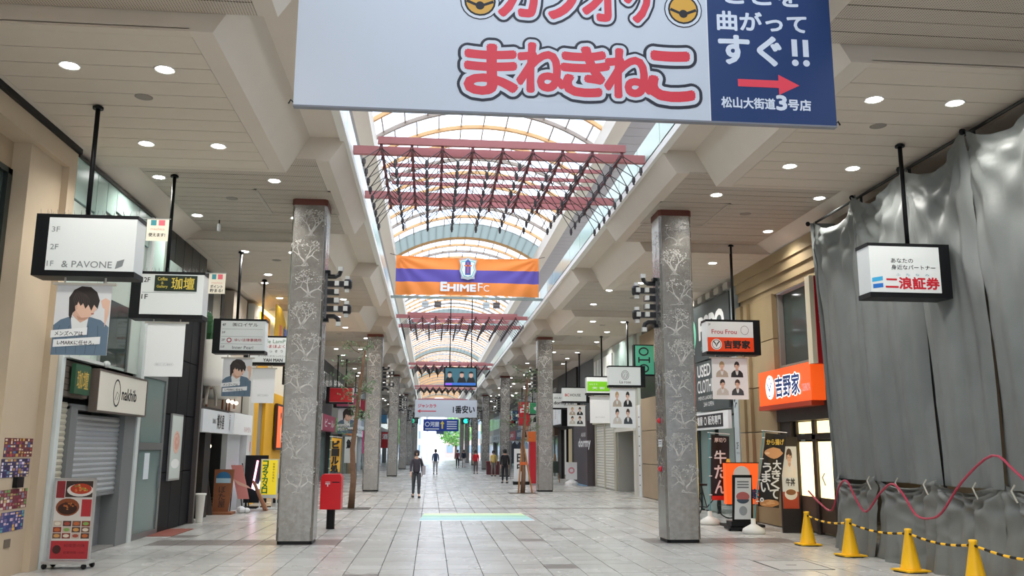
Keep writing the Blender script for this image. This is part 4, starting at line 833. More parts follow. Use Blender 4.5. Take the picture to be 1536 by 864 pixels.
def hung_poster(y, x0, x1, z0, z1, label, kind, tone=None, group='posters hung under the light box signs'):
    sh = max(.06, 3.89 - z1)
    t = thing('hanging_poster', label, 'poster', (x0, y, z0), 0, group); w, h = x1 - x0, z1 - z0
    prt(t, 'rail', MB().box((-.05, -.02, h), (w + .05, .02, h + .03)).box((.08, -.006, h + .03), (.1, .006, h + sh)).box((w - .1, -.006, h + .03), (w - .08, .006, h + sh)), mat('cfc9bf', .4))
    mb = MB(); mb.box((0, -.004, 0), (w, .004, h), mat('e9eaeb', .5))
    if kind == 'man':
        man_print(mb, w, h, -.0045)
        for i, (zz, tx, ww) in enumerate(((.24, 'メンズヘアは', .62), (.11, 'L-MARKに任せろ。', .78))):
            mb.poly([(-.02 + .04 * i, -.009, zz * h), (ww * w + .06 * i, -.009, zz * h + .045), (ww * w + .06 * i, -.009, (zz + .105) * h + .045), (-.02 + .04 * i, -.009, (zz + .105) * h)], WHITE)
            put_text(mb, tx, .03 + .04 * i, zz * h + .03, ww * w - .08, .065 * h, -.0095, K, .015)
    elif kind == 'four':
        cc = [mat('b4a596', .6), INK, mat('c9c2ba', .6), mat('3f4348', .6)]; hh = [HAIR2, HAIR, HAIR, mat('4a2f24', .6)]
        for i in range(4): bust(mb, (.1 + (i % 2) * .42) * w, (.53 - (i // 2) * .44) * h + .01, .36 * w, .4 * h, -.0045, hh[i], cc[i], None, 1 if i % 2 else -1)
    else:
        mb.stroke([(w * .24 + .02, h * .2), (w * .76 - .02, h * .2), (w * .76, h * .225), (w * .76 - .02, h * .25), (w * .24 + .02, h * .25), (w * .24, h * .225), (w * .24 + .02, h * .2)], .004, -.005, mat('b9bcc0', .5))
        put_text(mb, '無料クーポン配布中', w * .28, h * .21, w * .44, h * .03, -.005, mat('8d9196', .5))
    prt(t, 'sheet', mb); return t
# left row
t, a, b, h = hang_sign('L', 11.4, 'nearest left light box sign, blank but for a grey name and leaf', -5.11, -3.84, pole_x=-4.55)
bird_spikes(t, 1.25, h); GR = mat('7d8284', .5)
letters(t, [('3F', a + .04, .57, .1, .07, -.014, GR), ('2F', a + .04, .34, .1, .07, -.014, GR), ('1F', a + .02, .12, .08, .07, -.014, GR), ('& PAVONE', a + .2, .11, .62, .085, -.014, GR, .005)])
lf = MB(); lf.poly([(a + .86, -.014, .1), (a + .88, -.014, .2), (a + .97, -.014, .23), (a + .95, -.014, .14)], GR); prt(t, 'leaf_logo', lf)
hung_poster(11.5, -4.81, -4.13, 2.85, 3.75, 'large poster of a dark-haired man in a denim jacket under the nearest left sign', 'man')
hung_poster(15.2, -4.82, -4.2, 2.88, 3.78, 'plain white sheet with small print under the second left sign', 'blank')
t, a, b, h = hang_sign('L', 15.1, 'second left light box sign with a dark green coffee and gallery plate', -5.12, -3.91, pole_x=-4.6)
bird_spikes(t, 1.2, h)
letters(t, [('2F', a + .04, .62, .1, .08, -.014, K, .01), ('1F', a + .02, .33, .1, .08, -.014, K, .01)])
cp = prt(t, 'plate', BX((a + .22, -.025, .47), (a + .92, -.012, .74)), mat('16281f', .4)); gold = mat('d6bf52', .4)
letters(cp, [('Coffee', a + .27, .65, .16, .055, -.027, gold, .01), ('&', a + .33, .585, .04, .045, -.027, gold), ('Gallery', a + .26, .51, .18, .06, -.027, gold, .01), ('珈壇', a + .5, .5, .38, .21, -.027, gold, .01)])
prt(t, 'divider', BX((a + .02, -.014, .44), (b - .1, -.012, .446)), GR)
t, a, b, h = hang_sign('L', 20.2, 'third left light box sign listing four floors of tenants', -4.97, -3.8, 4.6, 3.81, pole_x=-4.49)
bird_spikes(t, 1.1, h)
letters(t, [('4F', a + .03, .62, .08, .06, -.014, K, .01), ('㈱ロイヤル', a + .26, .61, .56, .09, -.014, INK, .005), ('3F', a + .03, .45, .08, .05, -.014, K), ('2F', a + .03, .28, .08, .05, -.014, K), ('ゆい法律事務所', a + .32, .27, .6, .07, -.014, mat('a33240', .5), .01), ('1F', a + .03, .12, .08, .05, -.014, K), ('Inner Pearl', a + .28, .1, .46, .07, -.014, INK)])
prt(t, 'logo', MB().disc(a + .2, .3, .055, -.015, -.012, mat('a33240', .5)).disc(a + .2, .3, .035, -.0165, -.015, WHITE, 12)); prt(t, 'divider', MB().box((a + .02, -.014, .55), (b - .03, -.012, .556)).box((a + .02, -.014, .38), (b - .03, -.012, .386)).box((a + .02, -.014, .21), (b - .03, -.012, .216)), GR)
hung_poster(20.3, -4.72, -4.08, 2.85, 3.7, 'small poster of a man touching his fringe under the third left sign', 'man')
hung_poster(23.8, -4.75, -4.17, 2.88, 3.78, 'plain white sheet before the yellow wall, under the fourth left sign', 'blank')
t, a, b, h = hang_sign('L', 23.7, 'fourth left light box sign with green and red lettering, partly behind the column', -5.0, -3.8, 4.66, 3.88, pole_x=-4.6)
letters(t, [('Cafe LamP', a + .25, .58, .65, .1, -.014, mat('3f7050', .5)), ('いまほよく', a + .35, .45, .55, .09, -.014, mat('b03a44', .5), .01), ('き っ そ う', a + .35, .33, .5, .07, -.014, INK), ('スーパーズカンパニー', a + .2, .21, .75, .05, -.014, INK), ('YAH MAN', a + .35, .09, .5, .08, -.014, K, .03)])
for y, c, lab in ((30.5, 'c9c9c4', 'fifth left light box sign, plain pale, behind the nearest left column'), (43.2, 'c8202c', 'red light box sign beyond the nearest left column'), (47.5, 'b0506e', 'crimson light box sign above the man poster beyond the nearest left column'), (53.5, 'a82a44', 'dark pink light box sign by the left tree'), (64.5, 'd8dde0', 'pale light box sign past the second left column'), (77, '3f7fa8', 'blue light box sign far down the left side')):
    t, a, b, h = hang_sign('L', y, lab, -5.2 if y in (47.5,) else -5.1, -3.8, pole_x=-4.6); prt(t, 'colour_face', BX((a, -.02, .08), (b, -.013, h - .06)), mat(c, .5))
hung_poster(47.6, -4.95, -3.9, 2.5, 3.85, 'poster of a man in profile beyond the nearest left column', 'man')
# small point cards on wires
for (y, x0, x1, z0, z1, w, tx) in ((11.55, -3.78, -3.5, 4.37, 4.66, 'beside the nearest left sign', ['使えます!']), (15.25, -3.88, -3.6, 4.32, 4.67, 'beside the second left sign', ['ポイント', '貯まる!'])):
    t = thing('point_card_flag', 'small cream card with teal and pink squares %s' % w, 'card', (x0, y, z0), 0, 'cream point cards on wires'); wd, h = x1 - x0, z1 - z0
    prt(t, 'card', BX((0, -.003, 0), (wd, .003, h)), mat('efe6d2', .6)); mb = MB()
    mb.box((.05, -.005, h * .72), (.12, -.003, h * .97), mat('3f8f98', .5)); mb.box((.15, -.005, h * .72), (.23, -.003, h * .97), mat('ea6a78', .5)); put_text(mb, 'machica', .05, h * .5, wd - .1, .035, -.0045, mat('d9a08a', .5))
    for i, q in enumerate(tx): put_text(mb, q, .03, h * (.2 if len(tx) == 1 else .27 - .2 * i), wd - .07, h * .17, -.0045, K, .02)
    prt(t, 'print', mb); prt(t, 'wire', MB().tube([(-.1, 0, h + .01), (wd + .02, 0, h + .01)], .004), mat('b9bcbc', .4))
# right row
t, a, b, h = hang_sign('R', 11.7, 'nearest right light box sign with red and blue securities lettering, before the tarpaulin', 6.17, 7.4, 4.65, 3.86, pole_x=6.88, inner=-1)
RD = mat('c3202e', .4)
letters(t, [('あなたの', a + .3, .5, .33, .065, -.014, K, .01), ('身近なパートナー', a + .3, .4, .66, .07, -.014, K, .01), ('ふ　た　な　み', a + .36, .31, .5, .035, -.014, mat('3f9aa8', .5)), ('二浪証券', a + .2, .12, .8, .17, -.014, RD, .035)])
lg = MB(); lg.poly([(a, -.014, .21), (a + .16, -.014, .24), (a + .16, -.014, .3), (a, -.014, .27)], mat('3fa8d8', .4)); lg.poly([(a + .01, -.014, .12), (a + .16, -.014, .14), (a + .16, -.014, .2), (a + .01, -.014, .18)], mat('2a6fc4', .4)); prt(t, 'logo', lg)
t, a, b, h = hang_sign('R', 19.2, 'second right light box sign, white over orange, with a horned circle logo', 6.16, 7.43, 4.64, 3.84, pole_x=6.88, inner=-1)
w = b - a; OR = mat('ea4a1c', .4)
prt(t, 'orange_face', BX((a, -.018, .07), (b, -.012, .39)), OR); mb = MB(); put_text(mb, 'Frou Frou', a + .1, .47, .58, .1, -.014, mat('b02a34', .4), .01); put_text(mb, '2F', a + .02, .66, .06, .05, -.014, K)
mb.stroke([(b - .2 + .09 * math.cos(i * PI / 8), .56 + .1 * math.sin(i * PI / 8)) for i in range(17)], .008, -.014, INK); mb.disc(a + .2, .23, .125, -.02, -.018, WHITE); mb.stroke([(a + .2 + .1 * math.cos(i * PI / 8), .23 + .1 * math.sin(i * PI / 8)) for i in range(17)], .012, -.021, INK); mb.stroke([(a + .13, .3), (a + .18, .24), (a + .2, .18), (a + .22, .24), (a + .27, .3)], .025, -.0215, INK)
put_text(mb, '吉野家', a + .38, .14, .6, .18, -.0195, K, .04); prt(t, 'lettering', mb)
hung_poster(19.3, 6.3, 7.13, 2.84, 3.76, 'poster of four young men under the second right sign', 'four')
t, a, b, h = hang_sign('R', 30.2, 'third right light box sign with a round line portrait logo', 6.15, 7.45, 4.62, 3.87, pole_x=6.88, inner=-1)
mb = MB(); c = (a + b) / 2
for r_ in (.13, .09): mb.stroke([(c + r_ * math.cos(i * PI / 8), .42 + r_ * 1.25 * math.sin(i * PI / 8)) for i in range(17)], .014, -.014, K)
mb.stroke([(c - .04, .36), (c, .48), (c + .06, .44), (c + .02, .34)], .014, -.014, K); put_text(mb, 'La rose', c - .2, .13, .4, .1, -.014, K); prt(t, 'lettering', mb)
hung_poster(30.3, 6.2, 7.1, 2.47, 3.82, 'poster of four young men under the third right sign', 'four')
t, a, b, h = hang_sign('R', 34.4, 'fourth right light box sign with a broad lime green band', 6.1, 7.4, 4.6, 3.86, pole_x=6.76, inner=-1)
prt(t, 'green_band', BX((a, -.02, .14), (b, -.012, .52)), mat('7ccb22', .4)); letters(t, [('ＨＵＩＳ', a + .1, .38, .3, .06, -.022, WHITE), ('天 街', a + .2, .22, .5, .09, -.022, WHITE, .02)])
hung_poster(34.5, 6.25, 7.05, 2.75, 3.78, 'white sheet with a tiny centred line under the green banded sign', 'blank')
t, a, b, h = hang_sign('R', 40.9, 'fifth right light box sign with red and black letters', 6.1, 7.4, 4.62, 3.88, pole_x=6.95, inner=-1)
letters(t, [('BC', a + .1, .3, .2, .12, -.014, RD, .02), ('HOUSE', a + .34, .3, .5, .12, -.014, K, .01)])
hung_poster(41, 6.35, 7.2, 2.8, 3.75, 'poster of four young men under the fifth right sign', 'four')
t, a, b, h = hang_sign('R', 44.7, 'sixth right light box sign with bold dark hotel lettering', 6.1, 7.6, 4.6, 3.75, pole_x=6.9, inner=-1)
letters(t, [('AKARI', a + .1, .52, .5, .1, -.014, mat('4a4f52', .5)), ('dormy inn', a + .1, .2, 1.0, .2, -.014, K, .03)])
for y, c, lab in ((55, '2a8a5a', 'green light box sign past the second right column'), (60, 'c8202c', 'red light box sign past the second right column'), (67, '203a66', 'navy light box sign farther down the right side'), (77.5, 'a81f2c', 'dark red oval logo light box sign by the far walkers')):
    t, a, b, h = hang_sign('R', y, lab, 6.1, 7.4, pole_x=6.9, inner=-1); prt(t, 'colour_face', BX((a, -.02, .08), (b, -.013, h - .06)), mat(c, .5)); prt(t, 'emblem', MB().disc((a + b) / 2, .4, .14, -.024, -.02, WHITE, 16, .3))
# ================================================================== BANNERS ACROSS THE ARCADE
t = thing('large_hanging_banner', 'huge white and navy advertising banner with red outlined lettering and arrow, nearest across the arcade', 'banner', (C0, 8.2, 4.98))
X = lambda x: x - C0
BH = 1.78
prt(t, 'cloth_white', BX((X(-1.4), -.03, 0), (X(2.75), .03, BH)), mat('cfd6e0', .5)); prt(t, 'cloth_navy', BX((X(2.75), -.03, -.0), (X(4.075), .03, BH)), mat('16386c', .5))
prt(t, 'bottom_bar', BX((X(-1.4), -.035, -.018), (X(4.075), .035, 0)), mat('7d8088', .4)); prt(t, 'seam', BX((X(2.745), -.032, 0), (X(2.755), -.03, BH)), WHITE)
for x in (-1.4, 4.075): prt(t, 'hook', MB().tube([(X(x), 0, .03), (X(x) + (.03 if x > 0 else -.03), 0, .06), (X(x) + (.05 if x > 0 else -.05), 0, .02)], .008), BLACK)
for x in (-1.3, 1.2, 3.95): prt(t, 'hanging_cord', MB().tube([(X(x), 0, BH), (X(x) + (.0 if x == 1.2 else (-.02 if x < 0 else .02)), 0, 2.0)], .008), BLACK)
RB = mat('e03848', .45); WB = mat('d9dfe8', .5); mb = MB()
def outlined(tx, x, z, w, h, o1=.075, o2=.035):
    put_text(mb, tx, x, z, w, h, -.032, mat('1d2030', .5), o1 + .055, 0); put_text(mb, tx, x, z, w, h, -.0342, WB, o2 + .045, 0); put_text(mb, tx, x, z, w, h, -.036, RB, .038, 0)
xs = [.27, .79, 1.24, 1.68, 2.13]; ws = [.5, .46, .46, .46, .44]
for ch, x, w, z in zip('まねきねこ', xs, ws, (.2, .24, .22, .22, .21)): outlined(ch, X(x), z, w, .5, .085, .05)
for i, ch in enumerate('カラオケ'): outlined(ch, X(.6 + i * .43), 1.04, .38, .5, .085, .05)
prt(t, 'lettering', mb)
GD = mat('dba53c', .4)
for x, z, r_ in ((.4, 1.18, .16), (2.5, 1.2, .16)):
    mb = MB()
    mb.disc(X(x), z, r_ * 1.25, -.0325, -.031, mat('1d2030', .5)); mb.disc(X(x), z, r_ * 1.18, -.0335, -.032, WB); mb.disc(X(x), z, r_, -.0345, -.033, INK); mb.disc(X(x), z, r_ * .88, -.0355, -.034, GD)
    mb.stroke([(X(x) - r_ * .85, z), (X(x), z - r_ * .35), (X(x) + r_ * .85, z)], .03, -.036, INK); mb.disc(X(x), z - r_ * .3, r_ * .28, -.037, -.0355, INK); prt(t, 'gold_bell', mb)

mb = MB(); NW = mat('dfe6f2', .5)
put_text(mb, 'ここを', X(2.95), 1.3, .8, .2, -.032, NW, .03); put_text(mb, '曲がって', X(2.86), 1.0, .95, .21, -.032, NW, .03); put_text(mb, 'すぐ', X(2.87), .63, .65, .31, -.032, NW, .035)
for i in (0, 1): mb.box((X(3.64 + i * .12), -.033, .74), (X(3.7 + i * .12), -.031, .93), NW); mb.disc(X(3.67 + i * .12), .67, .036, -.033, -.031, NW)
mb.plate([(X(3.05), .385), (X(3.48), .385), (X(3.48), .31), (X(3.7), .42), (X(3.48), .53), (X(3.48), .465), (X(3.05), .465)], -.033, -.031, mat('f04a5c', .4)); put_text(mb, '松山大街道', X(2.87), .15, .56, .115, -.032, NW, .03); put_text(mb, '3', X(3.45), .15, .1, .15, -.032, NW, .04); put_text(mb, '号店', X(3.57), .15, .24, .115, -.032, NW, .03)
prt(t, 'navy_lettering', mb)
# football club banner
t = thing('club_banner', 'orange and blue striped football club banner with a crest hanging over mid arcade', 'banner', (C0, 30.4, 7.02))
mb = MB(); NX, NZ = 90, 27; ORG = mat('f08a3a', .6); BLU = mat('5a4a9e', .6); HWb, Hb = 2.53, 1.42
for j in range(NZ + 1):
    for i in range(NX + 1):
        u, v = i / NX, j / NZ; x = -HWb + 2 * HWb * u; z = Hb * v - .07 * math.sin(PI * u) * v ** 3 + .03 * math.sin(PI * u) * (1 - v)
        d = 0
        for cu, sg in ((0, 1), (1, -1)):
            ang = math.atan2((1 - v) * Hb + .01, abs(u - cu) * 2 * HWb + .01); rad = math.hypot((1 - v) * Hb, (u - cu) * 2 * HWb); d += .05 * math.sin(ang * 15) * math.exp(-rad * .55) * min(1, rad * 3)
        d += .02 * math.sin(u * 40 + v * 3) * (1 - v)
        mb.v.append((x, d, z))
for j in range(NZ):
    for i in range(NX): mb.f.append((j * (NX + 1) + i, j * (NX + 1) + i + 1, (j + 1) * (NX + 1) + i + 1, (j + 1) * (NX + 1) + i)); mb.m.append(mb.mi(BLU if 9 <= j < 18 else ORG) if True else 0)
prt(t, 'cloth', mb, None, True)
mb = MB(); put_text(mb, 'E', -.94, .16, .2, .3, -.1, WHITE, .04); put_text(mb, 'HIME', -.7, .16, .98, .23, -.1, WHITE, .05); put_text(mb, 'F', .36, .16, .17, .3, -.1, WHITE); put_text(mb, 'C', .56, .16, .2, .23, -.1, WHITE); prt(t, 'lettering', mb)
mb = MB(); G1 = mat('a9adb0', .4); sh = [(0, -.42), (.2, -.36), (.3, -.1), (.26, .1), (.32, .3), (.12, .34), (0, .4), (-.12, .34), (-.32, .3), (-.26, .1), (-.3, -.1), (-.2, -.36)]
def cr_(k, y, m): flat(mb, [(x * k, .98 + z * k) for x, z in sh], y, m)
cr_(1, -.1, G1); cr_(.86, -.102, WHITE); cr_(.8, -.103, mat('5fb0a8', .4)); cr_(.7, -.104, mat('e9ecee', .4))
mb.box((-.1, -.106, .74), (.1, -.105, 1.2), mat('3a4f9a', .4)); mb.plate([(-.1, 1.2), (.1, 1.2), (0, 1.32)], -.106, -.105, mat('3a4f9a', .4)); mb.box((-.02, -.108, .8), (.02, -.107, 1.2), mat('d9503a', .4)); mb.box((-.14, -.108, 1.05), (.14, -.107, 1.1), mat('e07a4a', .4)); mb.box((-.24, -.107, .6), (.24, -.106, .68), G1)
prt(t, 'crest', mb); prt(t, 'rope', MB().tube([(-2.53, 0, Hb), (-2.75, 0, Hb + .05)], .01).tube([(2.53, 0, Hb), (2.75, 0, Hb + .05)], .01), BLACK)
t = thing('support_bar', 'grey-green steel bar across the arcade just under the club banner', 'bar', (C0, 30.5, 6.92)); prt(t, 'bar', BX((-2.72, -.04, 0), (2.72, .04, .08)), mat('93a09c', .4, .3))
for x, n, c in ((-.3 - C0, 'far left', 'c9ced2'), (.14 - C0, 'inner left', '5f5450'), (1.85 - C0, 'inner right', 'c9ced2'), (2.21 - C0, 'far right', '5f5450')):
    f = thing('floodlight', 'small box floodlight under the club banner, %s of four' % n, 'floodlight', (C0 + x, 30.5, 6.92), 0, 'floodlights under the club banner'); prt(f, 'bracket', BX((-.01, -.01, -.1), (.01, .01, 0)), BLACK); prt(f, 'box', BX((-.12, -.06, -.3), (.12, .06, -.1)), mat(c, .4)); prt(f, 'louvre', BX((-.11, -.065, -.21), (.11, -.06, -.19)), mat('8a8580', .4))
t = thing('hanging_screen', 'flat television screen showing people, hung on two rods over mid arcade', 'screen', (.98, 30.4, 3.83))
prt(t, 'bezel', BX((-.57, -.02, 0), (.57, .1, .68)), BLACK); prt(t, 'rod', MB().tube([(-.38, .04, .68), (-.38, .04, 3.09)], .018), BLACK); prt(t, 'rod', MB().tube([(.37, .04, .68), (.37, .04, 3.09)], .018), BLACK)
for x in (-.5, -.38, .37, .5): prt(t, 'bracket', BX((x - .03, -.01, .68), (x + .03, .08, .72)), BLACK)
mb = MB(); mb.box((-.53, -.023, .05), (.53, -.02, .64), mat('2f5560', .3, emit=.7)); mb.box((-.53, -.025, .05), (.53, -.023, .14), mat('2a5aa0', .3, emit=.7)); mb.box((-.53, -.026, .05), (-.3, -.024, .12), mat('7a4ac0', .3, emit=.7))
for x in (-.38, .04, .36):
    flat(mb, [(x - .16, .14), (x - .1, .32), (x + .1, .32), (x + .16, .14)], -.0255, mat('1d2226', .4)); flat(mb, ell(x, .4, .07, .09), -.026, mat('c9a08c', .4, emit=.3)); flat(mb, ell(x, .46, .08, .07, 12, 0, PI), -.0265, mat('1a1412', .4))
prt(t, 'picture', mb)
t = thing('white_banner', 'white banner with red and black karaoke lettering far down the arcade', 'banner', (C0, 74, 4.33)); prt(t, 'cloth', BX((-2.56, -.03, 0), (2.62, .03, 1.44)), mat('e6e8ee', .5))
mb = MB(); put_text(mb, 'ジャンカラ', -2.3, .78, 1.5, .3, -.035, RB, .03); mb.plate([(-2.35, .5), (-2.1, .35), (-2.1, .46), (-.8, .46), (-.8, .54), (-2.1, .54), (-2.1, .65)], -.036, -.031, RB); put_text(mb, '1番安い', .62, .35, 1.8, .62, -.035, K, .03); prt(t, 'lettering', mb); prt(t, 'cord', MB().tube([(-2.5, 0, 1.44), (-2.6, 0, 2.6)], .02).tube([(2.55, 0, 1.44), (2.65, 0, 2.6)], .02), BLACK)
t = thing('blue_guide_sign', 'royal blue overhead guide sign with a yellow up arrow at the far end', 'sign', (C0, 110, 3.9)); prt(t, 'board', BX((-2.15, -.08, 0), (2.2, .08, 1.47)), mat('1d3f9a', .4)); prt(t, 'hanger', MB().box((-1.8, -.03, 1.47), (-1.7, .03, 3.03)).box((1.7, -.03, 1.47), (1.8, .03, 3.03)).box((-2.72, -.05, 3.03), (2.72, .05, 3.13)), GREYP)
mb = MB(); put_text(mb, '河屋', -1.3, .55, 1.1, .6, -.085, WHITE, .03); mb.disc(-1.65, .85, .3, -.086, -.08, WHITE); mb.disc(-1.65, .85, .2, -.087, -.085, mat('1d3f9a', .4)); mb.box((-1.9, -.085, .2), (-.2, -.082, .35), WHITE); mb.plate([(.1, .3), (.3, .3), (.3, .9), (.45, .9), (.2, 1.3), (-.05, .9), (.1, .9)], -.086, -.081, mat('f0d040', .4))
for i in range(4): mb.box((.75, -.085, .25 + i * .28), (2.0, -.082, .38 + i * .28), WHITE)
prt(t, 'lettering', mb); prt(t, 'lower_tag', BX((-.55, -.05, -.35), (.4, .05, 0)), mat('5a6a88', .4))
for x, n in ((-2.0, 'left'), (4.0, 'right')):
    t = thing('traffic_light', 'green lit horizontal traffic light at the far crossing, %s one' % n, 'traffic light', (x, 103, 0), 0, 'traffic lights at the far crossing'); prt(t, 'post', MB().tube([(-1.4 if x < 0 else 1.4, 0, 0), (-1.4 if x < 0 else 1.4, 0, 5.6)], .06), GREYP); prt(t, 'arm', MB().tube([(-1.4 if x < 0 else 1.4, 0, 5.2), (.6 if x < 0 else -.6, 0, 5.2)], .05), BLACK)
    hs = prt(t, 'housing', BX((-.5, -.1, 4.6), (.5, .1, 5.3)), mat('2a3a36', .4)); prt(hs, 'green_lens', MB().disc(-.2 if x < 0 else 0, 4.95, .26, -.14, -.1), mat('20e0b0', .3, emit=2)); prt(t, 'blue_disc', MB().disc(.9 if x > 0 else -.9, 4.6, .35, -.05, 0), mat('2a6ab0', .4))

# ================================================================== STREET THINGS
t = thing('post_box', 'bright red square post box on a black post beside the nearest left column', 'post box', (-2.12, 19.75, 0))
prt(t, 'box', MB().prism_y([(-.22, .42), (.22, .42), (.22, 1.1), (.18, 1.16), (-.18, 1.16), (-.22, 1.1)], -.2, .22), mat('d4121e', .35)); prt(t, 'post', MB().lathe([(.09, 0), (.09, .42)], n=14), BLACK); prt(t, 'mail_mark', MB().box((-.12, -.205, .95), (-.02, -.2, .97)).box((-.12, -.205, .99), (-.02, -.2, 1.0)).box((-.08, -.205, .9), (-.06, -.2, .96)), WHITE); prt(t, 'slot', BX((.02, -.205, .98), (.18, -.2, 1.0)), BLACK)
t = thing('menu_banner_stand', 'rolling stand with a red food menu poster of a stew and dishes, at the left', 'menu stand', (-5.13, 13.55, 0), -.08)
FRM = mat('c4c6c6', .3, .5); prt(t, 'frame', MB().box((-.3, -.02, .08), (-.27, .02, 1.26)).box((.27, -.02, .08), (.3, .02, 1.26)).box((-.3, -.02, 1.23), (.3, .02, 1.26)).box((-.32, -.15, .07), (.32, .15, .11)), FRM)
for x, y in ((-.28, -.13), (.28, -.13), (-.28, .13), (.28, .13)): prt(t, 'wheel', MB().ball((x, y, .04), .04, None, 5), BLACK)
mb = MB(); RDM = mat('b8323a', .5); mb.box((-.27, -.015, .12), (.27, .01, 1.23), mat('dcd8d2', .5)); mb.box((-.27, -.018, .13), (.27, -.015, .38), RDM); mb.box((-.26, -.018, .98), (-.14, -.015, 1.22), mat('8f2a32', .5)); mb.box((.12, -.018, .72), (.26, -.015, .96), RDM)
flat(mb, [(-.13, .99), (.26, .99), (.26, 1.22), (-.13, 1.22)], -.0165, mat('3a2a26', .5)); flat(mb, ell(.08, 1.09, .19, .09), -.018, mat('e8e2dc', .5)); flat(mb, ell(.09, 1.11, .155, .075), -.0185, mat('b8402a', .5))
rnd = random.Random(5)
for i in range(26): a_, r_ = rnd.uniform(0, 6.28), rnd.uniform(0, 1); flat(mb, ell(.09 + .13 * r_ * math.cos(a_), 1.11 + .055 * r_ * math.sin(a_), .018, .012, 6), -.019 - i * 1e-5, mat(rnd.choice(['d86a3a', 'e09a4a', 'c43a2a', '7a8a3a', 'e6c07a']), .5))
flat(mb, ell(-.08, .85, .17, .125), -.018, mat('8a4a2a', .5)); flat(mb, ell(-.08, .83, .14, .085), -.0185, mat('3a1f18', .5))
for i in range(18): a_, r_ = rnd.uniform(0, 6.28), rnd.uniform(0, 1); flat(mb, ell(-.08 + .12 * r_ * math.cos(a_), .87 + .06 * r_ * math.sin(a_), .016, .01, 6), -.019 - i * 1e-5, mat(rnd.choice(['a85a32', 'c4783a', '5a2a1a']), .5))
for j in range(3):
    for i in range(4):
        x, z = -.2 + i * .135, .45 + j * .085; mb.box((x - .06, -.0175, z - .038), (x + .06, -.015, z + .038), mat(['7a5a4a', '8a3a30', 'c9b8a8', '5a4038'][(i + j) % 4], .5)); flat(mb, ell(x, z, .045, .025, 10), -.0185, mat(['d8a060', 'c46a3a', 'e6dccc', '8ab060', 'a85040'][(i * 2 + j) % 5], .5))
mb.disc(-.18, .26, .06, -.02, -.018, mat('4a2424', .5)); put_text(mb, '純喫茶の味', -.08, .29, .3, .05, -.019, mat('6a1a20', .5)); put_text(mb, '営業時間 10:00', -.08, .2, .3, .035, -.019, mat('6a1a20', .5)); prt(t, 'menu_print', mb)
def street_tree(x, y, H, seed, label, stakes=False):
    rnd = random.Random(seed); t = thing('street_tree', label, 'tree', (x, y, 0)); tr = MB()
    pts = [(0, 0, 0), (.04, 0, .8), (-.02, .02, 1.7), (.06, 0, 2.6), (.16, 0, H - .8), (.25, 0, H)]
    tr.tube(pts, .1, None, 9, .035); prt(t, 'trunk', tr, mat('7a5c47', .85, noise=.35, nscale=12, bump=.6, bscale=22), True); lv = MB()
    for i in range(15):
        z = rnd.uniform(2.0, H); a = rnd.uniform(0, 6.28); L = rnd.uniform(.3, .85); e = Vector((math.cos(a) * L, math.sin(a) * L, z + rnd.uniform(.05, .35))); b = Vector((.08, 0, z))
        prt(t, 'branch', MB().tube([b, b.lerp(e, .5) + Vector((0, 0, -.05)), e], .016, None, 5, .006), mat('5d4a3b', .8))
        for q in range(26):
            c = b.lerp(e, rnd.uniform(.45, 1.1)) + Vector([rnd.gauss(0, .09) for _ in range(3)]); d = Vector([rnd.uniform(-1, 1) for _ in range(3)]).normalized() * .055; n_ = d.orthogonal().normalized() * .022; lv.poly([c - d, c + n_, c + d, c - n_])
    prt(t, 'leaves', lv, mat('5f7a52', .7, noise=.3, nscale=9), stuff=True); prt(t, 'soil_grate', BX((-.55, -.45, 0), (.55, .45, .012)), mat('4f4842', .8))
    if stakes:
        for q in (-1, 1): prt(t, 'stake', MB().tube([(.28 * q + .1, -.1, 0), (.02 * q, 0, 2.0)], .035), mat('a5754a', .7))
        prt(t, 'tie', BX((-.12, -.08, 1.1), (.16, .08, 1.22)), mat('c9602a', .6))
    return t
street_tree(-2.26, 26.3, 4.6, 4, 'slim street tree with sparse leaves past the red post box')
street_tree(3.68, 35.5, 4.9, 9, 'staked slim street tree before the second right column', True)
# things before the left shops
t = thing('menu_lectern', 'brown wooden menu lectern with a blue poster before the noodle shop', 'lectern', (-5.42, 24.2, 0), 0)
BRN = mat('8a5434', .6, noise=.2, nscale=6); prt(t, 'panel', MB().prism_y([(-.24, .06), (.16, .06), (.24, .7), (.26, 1.15), (-.24, 1.15)], -.03, .03), BRN); prt(t, 'foot', BX((-.35, -.25, 0), (.3, .25, .06)), BRN); mb = MB(); flat(mb, ell(0, .92, .19, .17, 14, 0, PI), -.034, mat('2f6a94', .5)); mb.box((-.19, -.035, .8), (.19, -.033, .92), mat('a9c4cf', .5)); put_vtext(mb, 'ぼた屋', -.1, .72, .17, -.035, INK, 1.1); prt(t, 'print', mb)
t = thing('leaning_menu_board', 'narrow dark menu board leaning beside the wooden lectern', 'menu board', (-5.7, 23.9, 0)); prt(t, 'board', MB().poly([(-.18, -.02, .32), (.0, -.02, .0), (.12, -.02, .0), (-.06, -.02, .98), (-.2, -.02, .98), (-.18, .02, .32), (.0, .02, .0), (.12, .02, .0), (-.06, .02, .98), (-.2, .02, .98)], None, [(0, 1, 2, 3, 4), (9, 8, 7, 6, 5), (0, 5, 6, 1), (1, 6, 7, 2), (2, 7, 8, 3), (3, 8, 9, 4), (4, 9, 5, 0)]), mat('4b423d', .6)); mb = MB()
for i in range(6): mb.box((-.15 + .02 * i * 0, -.023, .38 + i * .1), (-.06, -.021, .44 + i * .1), mat(['a89a90', '8a7a74', 'c0b4a8'][i % 3], .5))
prt(t, 'print', mb)
